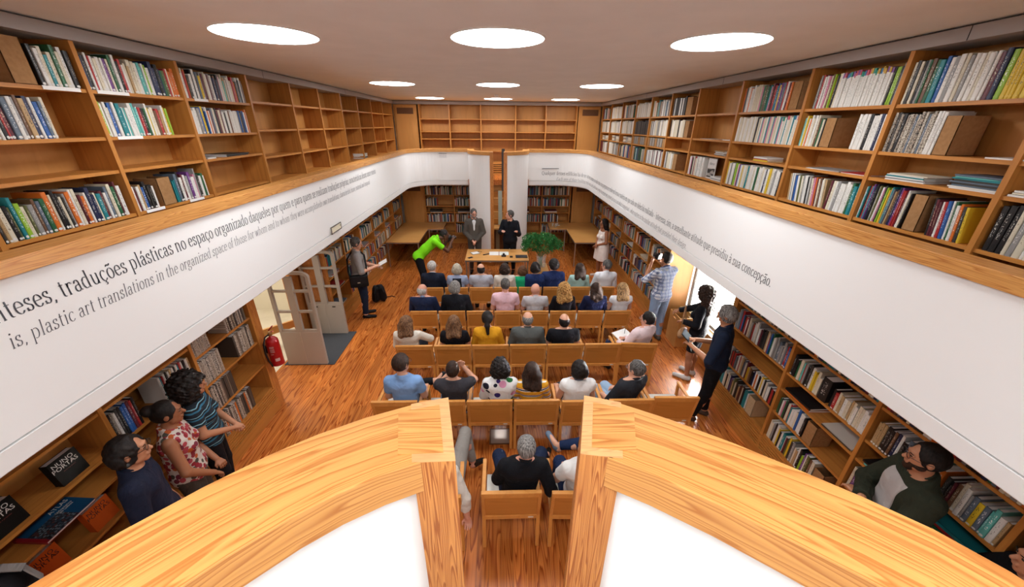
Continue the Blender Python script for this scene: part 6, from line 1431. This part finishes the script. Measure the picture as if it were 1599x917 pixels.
# --- back row
a = 2.30
sit('person with grey hair in a black polo shirt seen from above, back row', 822, 699, a, .007, dx=.05, hair=('short', 'grey'), top='#101116', sleeve='elbow', collar='#101116', bottom='#1c2740', fat=1.05, tone='pink', hp=-.02,
    J={'knr': (.26, .70, .50), 'anr': (.36, .98, .12), 'toer': (.42, 1.14, .05), 'knl': (-.20, .66, .52), 'anl': (-.16, .66, .09), 'wrl': (-.06, .42, .60), 'elr': (.29, .12, .66)})
x0 = -.60
person('person mostly behind the post, grey trousers and a rolled white shirt cuff, back row', x0, 2.24, 0, 'sit', .007, top='#d6cfc4', sleeve='three', bottom='#8d8780', shoe='#26211f', hair=('short', 'grey'), tone='pink',
    J={'elr': (.27, .10, .68), 'wrr': (.29, .08, .46), 'knr': (.20, 1.02, .56), 'hipr': (.13, .3, .52), 'anr': (.28, .93, .20), 'toer': (.37, 1.02, .10), 'knl': (-.14, .62, .50)})
x, y, rz = .80, 2.27, .1
def JW(x, y, rz, **kw): return {k: loc(x, y, rz, p) for k, p in kw.items()}
person('person half behind the post in white shirt, navy jeans and blue shoes', x, y, rz, 'sit', .007, top='#dcdad6', sleeve='short', bottom='#1b2a4a', shoe='#6f8296', hair=('short', 'darkbrown'),
    J=dict(JW(x, y, rz, knr=at_z(912, 692, .58), anr=at_z(872, 696, .50), toer=at_z(858, 679, .53)), knl=(-.10, .62, .5), ell=(-.24, .26, .72), wrl=(-.12, .44, .64)))

# --- standing people
R_ = math.radians
person('person in a grey suit and open white collar with clasped hands behind the table', -.66, 9.86, PI+.05, 'stand', .008, size=1.03, hair=('crop', 'darkgrey'), top='#544e48', sleeve='long', jacket='closed', over=('#e6e6e8', 'front'), bottom='#4a443f', glasses='metal', beard='grey', hp=-.3, hy=.25, tone='pink',
       J={'elr': (.245, -.01, 1.14), 'wrr': (.05, .19, .96), 'ell': (-.245, -.01, 1.14), 'wrl': (-.03, .20, .95)})
def JW(x, y, rz, **kw): return {k: loc(x, y, rz, p) for k, p in kw.items()}
x, y, rz = .30, 9.86, PI-.35
person('person in a black jacket speaking with both hands raised behind the table', x, y, rz, 'stand', .008, size=1.0, hair=('short', 'darkgrey'), top='#14151c', sleeve='long', jacket=True, over=('#101014', 'front'), bottom='#101116', hy=-.9, tone='pink', shoe='#0f0f10', fat=1.08,
       J=dict(JW(x, y, rz, wrr=at_y(785, 361, 9.50), wrl=at_y(807, 362, 9.55)), elr=(.25, .06, 1.14), ell=(-.25, .02, 1.12)), head=None)
x, y, rz = 2.74, 9.45, R_(105)
person('person with long black hair in a sleeveless white dress by the reading table', x, y, rz, 'stand', .008, size=.97, fem=True, hair=('long', 'black'), legs='dress', bottom='#e9ded6', shoe='#cdbcae', tone='tan', hy=-.1,
       J={'elr': (.22, .03, 1.02), 'wrr': (.03, .17, .92), 'ell': (-.22, .03, 1.02), 'wrl': (-.01, .19, .92)})
x, y, rz = -1.86, 8.45, -1.35
gh = at_y(694, 367, 8.62)
person('person in a bright green polo bending forward to take a photograph', x, y, rz, 'stand', .008, size=1.0, hair=('crop', 'black'), top='#7fe01a', sleeve='short', bottom='#14161c', tone='dark', hp=-.15, hy=-.05, collar='#7fe01a', hem=.86,
       J=dict(JW(x, y, rz, head=tuple(gh), wrr=at_y(706, 376, 8.60), wrl=at_y(704, 372, 8.78), elr=at_y(699, 392, 8.45)), neck=(.0, .42, 1.37), chest=(0, .32, 1.26), spine=(0, .13, 1.10), pel=(0, -.05, .93), shl=(-.17, .36, 1.31), shr=(.17, .36, 1.31), ell=(-.2, .55, 1.08), hipl=(-.09, -.04, .91), hipr=(.09, -.04, .91), knl=(-.12, .05, .5), knr=(.12, .03, .5)))
# camera of the green photographer
def slr(label, world, rz, lens=.1, pitch=0.0):
    r = empty('camera_body', tuple(world)); r.rotation_euler = (pitch, 0, rz); tag(r, label, 'camera')
    m = MB(); m.box(-.068, -.03, -.045, .068, .03, .045).box(-.028, -.03, .045, .028, .025, .07).box(-.068, .0, -.04, -.05, .05, .04); m.build('body', BLK, r, bev=.008)
    m = MB(); m.lathe([(0, .0), (.034, .0), (.036, lens*.5), (.033, lens*.55), (.040, lens), (.036, lens), (0, lens-.01)], n=20, T=Matrix.Rotation(-PI/2, 4, 'X')); o = smooth(m.build('lens', BLK, r)); o.location = (0, .03, 0)
    return r
c_ = slr('black camera with a zoom lens held to the face of the green-shirted photographer', at_y(702, 371.5, 8.68), -1.45, .13)
m = MB(); m.tube([(-.06, -.02, 0), (-.05, .02, -.12), (.0, .05, -.25), (.05, .03, -.24), (.06, -.02, -.1), (.066, -.02, 0)], .008, 6); m.build('strap', BLK, c_)
x, y, rz = -2.86, 7.25, -1.25
person('person with grey hair in a pale grey shirt reading papers by the bookcase', x, y, rz, 'stand', .008, size=1.0, hair=('short', 'darkgrey'), top='#8d8784', sleeve='elbow', bottom='#1b2438', glasses='metal', shoe='#121214', hy=.1, fat=1.2, hp=-.2, collar='#8d8784',
       J={'elr': (.27, .05, 1.10), 'wrr': (.12, .34, 1.14), 'ell': (-.26, .10, 1.10), 'wrl': (-.05, .36, 1.08)})
def at_local(x, y, rz, p):
    c, s = math.cos(rz), math.sin(rz); return (x+p[0]*c-p[1]*s, y+p[0]*s+p[1]*c, p[2])
nb_ = empty('notebook', at_local(x, y, rz, (.03, .46, 1.17)), rz); nb_.rotation_euler = (.45, 0, rz); tag(nb_, 'open white papers held by the person with the shoulder bag', 'papers')
m = MB(); m.box(-.11, -.08, 0, .11, .10, .003); m.build('sheet', PAPER, nb_); m = MB(); m.box(-.115, -.085, -.006, .115, .105, 0); m.build('clip_board', plain('card', '#9a948c', .6), nb_)
bg_ = empty('shoulder_bag', at_local(x, y, rz, (.26, -.02, .80)), rz+.0); tag(bg_, 'black shoulder bag hanging at the hip of the person holding papers', 'bag')
m = MB(); m.box(-.05, -.17, 0, .07, .17, .24); m.build('bag_body', cloth('bag_black', '#131315', .6), bg_, bev=.02)
m = MB(); m.box(.07, -.15, .08, .085, .15, .235); m.build('flap', cloth('bag_black2', '#1c1c1f', .5), bg_, bev=.006)
m = MB(); m.box(.086, -.03, .1, .09, .02, .118); m.build('badge', plain('badge', '#b8a890', .4), bg_)
m = MB(); pts = [(.0, .15, .22), (-.03, .17, .40), (-.14, .16, .60), (-.30, .06, .68), (-.34, -.05, .66), (-.22, -.17, .52), (-.03, -.17, .3), (.0, -.15, .22)]
for p_, q_ in zip(pts[:-1], pts[1:]): m.bar(p_, q_, .035, .006)
m.build('strap', cloth('bag_black', '#131315', .6), bg_)
bp = empty('backpack', (-2.78, 7.95, 0), .4); tag(bp, 'black backpack standing on the floor against the far bookcase', 'backpack')
S_ = SDF((-.2, -.15, 0), (.2, .2, .5), .01); S_.cone((-.08, 0, .10), (-.06, -.02, .33), .09, .075, .03); S_.cone((.08, 0, .10), (.06, -.02, .33), .09, .075, .03); S_.cone((-.06, .085, .08), (.06, .085, .16), .05, .05, .02); S_.cone((-.07, -.02, .40), (.07, -.02, .40), .035, .035, .03); S_.plane((0, 0, .003), (0, 0, -1)); link('bag_body', S_.mesh('bag_body'), cloth('bag_black', '#131315'), bp)
m = MB()
for s in (-1, 1): m.tube([(s*.07, -.10, .38), (s*.10, -.19, .3), (s*.11, -.2, .15), (s*.09, -.12, .05)], .014, 6)
m.tube([(.1, .1, .1), (.2, .16, .02), (.3, .2, .01), (.36, .1, .01)], .008, 6); m.tube([(-.03, -.1, .42), (0, -.12, .47), (.03, -.1, .42)], .01, 6); m.build('strap', cloth('bag_black', '#131315'), bp)
PL = plaid('plaid_cloth')
x, y, rz = 2.98, 6.15, .30
cw = at_y(1034, 402, 6.42)
person('person in a blue and white plaid shirt photographing beside the window', x, y, rz, 'stand', .008, size=1.02, hair=('short', 'black'), top='plaid', topmat=PL, sleeve='elbow', bottom='#8fa6c4', shoe='#4a4038', tone='mid', hem=.84, collar='#39456a', fat=1.08,
       J=dict(elr=(.27, .16, 1.24), wrr=(.10, .27, 1.50), ell=(-.27, .18, 1.22), wrl=(-.10, .28, 1.50)))
slr('black camera raised to the eye of the person in the plaid shirt', at_local(x, y, rz, (.0, .215, 1.63)), rz, .10)
x, y, rz = 3.12, 4.98, .75
person('person with wavy dark hair in a black dress leaning on the window sill', x, y, rz, 'stand', .008, size=.98, fem=True, hair=('curly_long', 'darkbrown'), top='#131319', sleeve='long', legs='shorts', bottom='#131319', shoe='#dcdad6', tone='mid', hem=.70,
       J={'wrr': (.18, .42, 1.02), 'elr': (.26, .2, 1.12), 'ell': (-.24, -.02, 1.06), 'wrl': (-.12, .22, 1.0)})
hb = empty('handbag', at_local(x, y, rz, (-.22, .16, .86)), rz); tag(hb, 'tan leather handbag carried by the person at the window sill', 'handbag')
S_ = SDF((-.15, -.1, -.1), (.15, .1, .12), .008); S_.ell((0, 0, 0), (.14, .06, .09), None, .02); link('bag_body', S_.mesh('bag_body'), cloth('bag_tan', '#a8805c', .6), hb)
m = MB(); m.tube([(-.1, 0, .06), (-.06, .02, .3), (.04, .05, .45), (.1, 0, .06)], .009, 6); m.build('strap', cloth('bag_tan', '#a8805c', .6), hb)
x, y, rz = 2.86, 4.02, R_(55)
person('person in a dark navy shirt and black trousers looking at a tablet', x, y, rz, 'stand', .007, size=1.02, hair=('thick', 'grey'), top='#141d30', sleeve='elbow', bottom='#0f0f12', shoe='#4a3a30', tone='mid', glasses='metal', hp=-.35, hem=.78, fat=1.1, collar='#1c2740',
       J={'elr': (.27, .06, 1.10), 'wrr': (.06, .31, 1.17), 'ell': (-.28, .08, 1.10), 'wrl': (-.08, .33, 1.14), 'anl': (-.12, .12, .08), 'toel': (-.14, .29, .03)})
tb = empty('tablet', at_local(x, y, rz, (.02, .42, 1.22))); tb.rotation_euler = (-.15, 0, rz); tag(tb, 'black tablet in an open folding case held by the person in dark navy', 'tablet')
m = MB(); m.box(-.10, -.004, -.07, .10, .004, .07, 0, Matrix.Rotation(-.7, 4, 'X')); TBK = plain('tablet_black', '#0e0f12', .85, spec=.1); m.build('case', TBK, tb, bev=.003)
m = MB(); m.box(-.088, -.0052, -.06, .088, -.0042, .06, 0, Matrix.Rotation(-.7, 4, 'X')); m.build('screen', plain('screen_photo', '#2a343c', .85, spec=.1, emit=.1), tb)
m = MB(); m.box(-.10, -.003, -.20, .10, .003, -.075, 0, Matrix.Rotation(-.4, 4, 'X')); m.build('cover_flap', TBK, tb)
x, y, rz = 3.04, 1.81, R_(62)
person('person with a dark beard and glasses, arms crossed over an olive shirt and white tee', x, y, rz, 'stand', .007, size=1.03, hair=('short', 'black'), top='#2f3327', sleeve='long', jacket=True, over=('#b9b3b0', 'tee'), bottom='#22242c', beard='darkbrown', glasses='black', tone='mid', hy=-.05, fat=1.18, collar='#2f3327',
       J={'elr': (.27, .12, 1.13), 'wrr': (-.04, .25, 1.18), 'ell': (-.27, .12, 1.12), 'wrl': (.05, .24, 1.12)})
x, y, rz = -2.70, 2.06, -.95
person('person with black hair and glasses in a navy polo, standing by the display books', x, y, rz, 'stand', .007, size=1.0, hair=('thick', 'black'), top='#161a2c', sleeve='elbow', bottom='#1c1f2a', glasses='black', tone='mid', hy=-.1, hp=.02, collar='#161a2c', fat=1.05)
x, y, rz = -2.86, 2.56, -1.0
person('person with hair in a bun and a sleeveless red floral top', x, y, rz, 'stand', .007, size=1.0, fem=True, hair=('bun', 'black'), top='fl', topmat=spots('floral_cloth', '#c9bdb2', ['#8c1a26', '#b0521c', '#6b2030', '#4a4438', '#a63a44', '#8a2430'], 24, .55), sleeve='none', bottom='#4a443e', tone='tan', fat=1.15, hem=.76,
       J={'elr': (.24, .04, 1.04), 'wrr': (.13, .18, .84), 'ell': (-.25, .02, 1.04), 'wrl': (-.06, .19, .83)})
x, y, rz = -2.98, 2.98, -1.05
person('person with a cloud of black curls in a blue striped top, hands clasped', x, y, rz, 'stand', .007, size=.98, fem=True, hair=('curly_big', 'black'), top='bs', topmat=stripes('stripe_blue', [(0, '#17222c'), (.3, '#2f6f8c'), (.5, '#10161d'), (.7, '#7fb4c4'), (.8, '#17222c')], 13, 'Z', .06), sleeve='short', bottom='#15151a', tone='mid', fat=1.15, hem=.80,
       J={'elr': (.23, .03, 1.05), 'wrr': (.05, .21, .90), 'ell': (-.24, .03, 1.05), 'wrl': (-.03, .23, .89)})
x, y, rz = -2.93, 1.30, -1.5
person('person in black carrying a pale-strapped bag, cut off at the near end of the bookcase', x, y, rz, 'stand', .008, size=.93, hair=('short', 'black'), top='#111114', sleeve='long', bottom='#16161a', tone='mid', head=(.05, .0, 1.46), hp=-.3)
bg_ = empty('shoulder_bag', at_local(x, y, rz, (-.13, -.03, 1.315)), rz); tag(bg_, 'pale grey bag strap over a black shoulder at the near end of the bookcase', 'bag strap')
m = MB()
pts = [(-.05, .12, -.12), (-.03, .10, .02), (.0, .03, .075), (.02, -.06, .07), (.03, -.12, .0), (.03, -.13, -.15)]
for p_, q_ in zip(pts[:-1], pts[1:]): m.bar(p_, q_, .05, .008)
m.build('strap', cloth('strap_grey', '#8f8b88', .7), bg_)
# notebook on the lap of the note taker, phone of the fourth-row photographer
nt_ = empty('notepad', (2.02, 5.24, .665), .5); nt_.rotation_euler = (.25, 0, .5); tag(nt_, 'open white notepad on the lap of the person in pale pink', 'notepad')
m = MB(); m.box(-.15, -.10, 0, .15, .10, .008); m.build('pages', PAPER, nt_, bev=.002); m = MB(); m.box(-.155, -.105, -.006, .155, .105, 0); m.build('cover', plain('pad_cover', '#c9b79a', .6), nt_)
m = MB(); m.bar((.04, .0, .01), (.10, .06, .05), .007, .007); m.build('pen', BLK, nt_)

x, y, rz = 3.15, 1.20, 1.0
person('person in black with raised hand, cut off beside the packed window-wall bookcase', x, y, rz, 'stand', .008, size=.93, hair=('short', 'black'), top='#101013', sleeve='long', bottom='#16161a', tone='mid', J={'elr': (.22, .12, 1.08), 'wrr': (.05, .19, 1.26)})
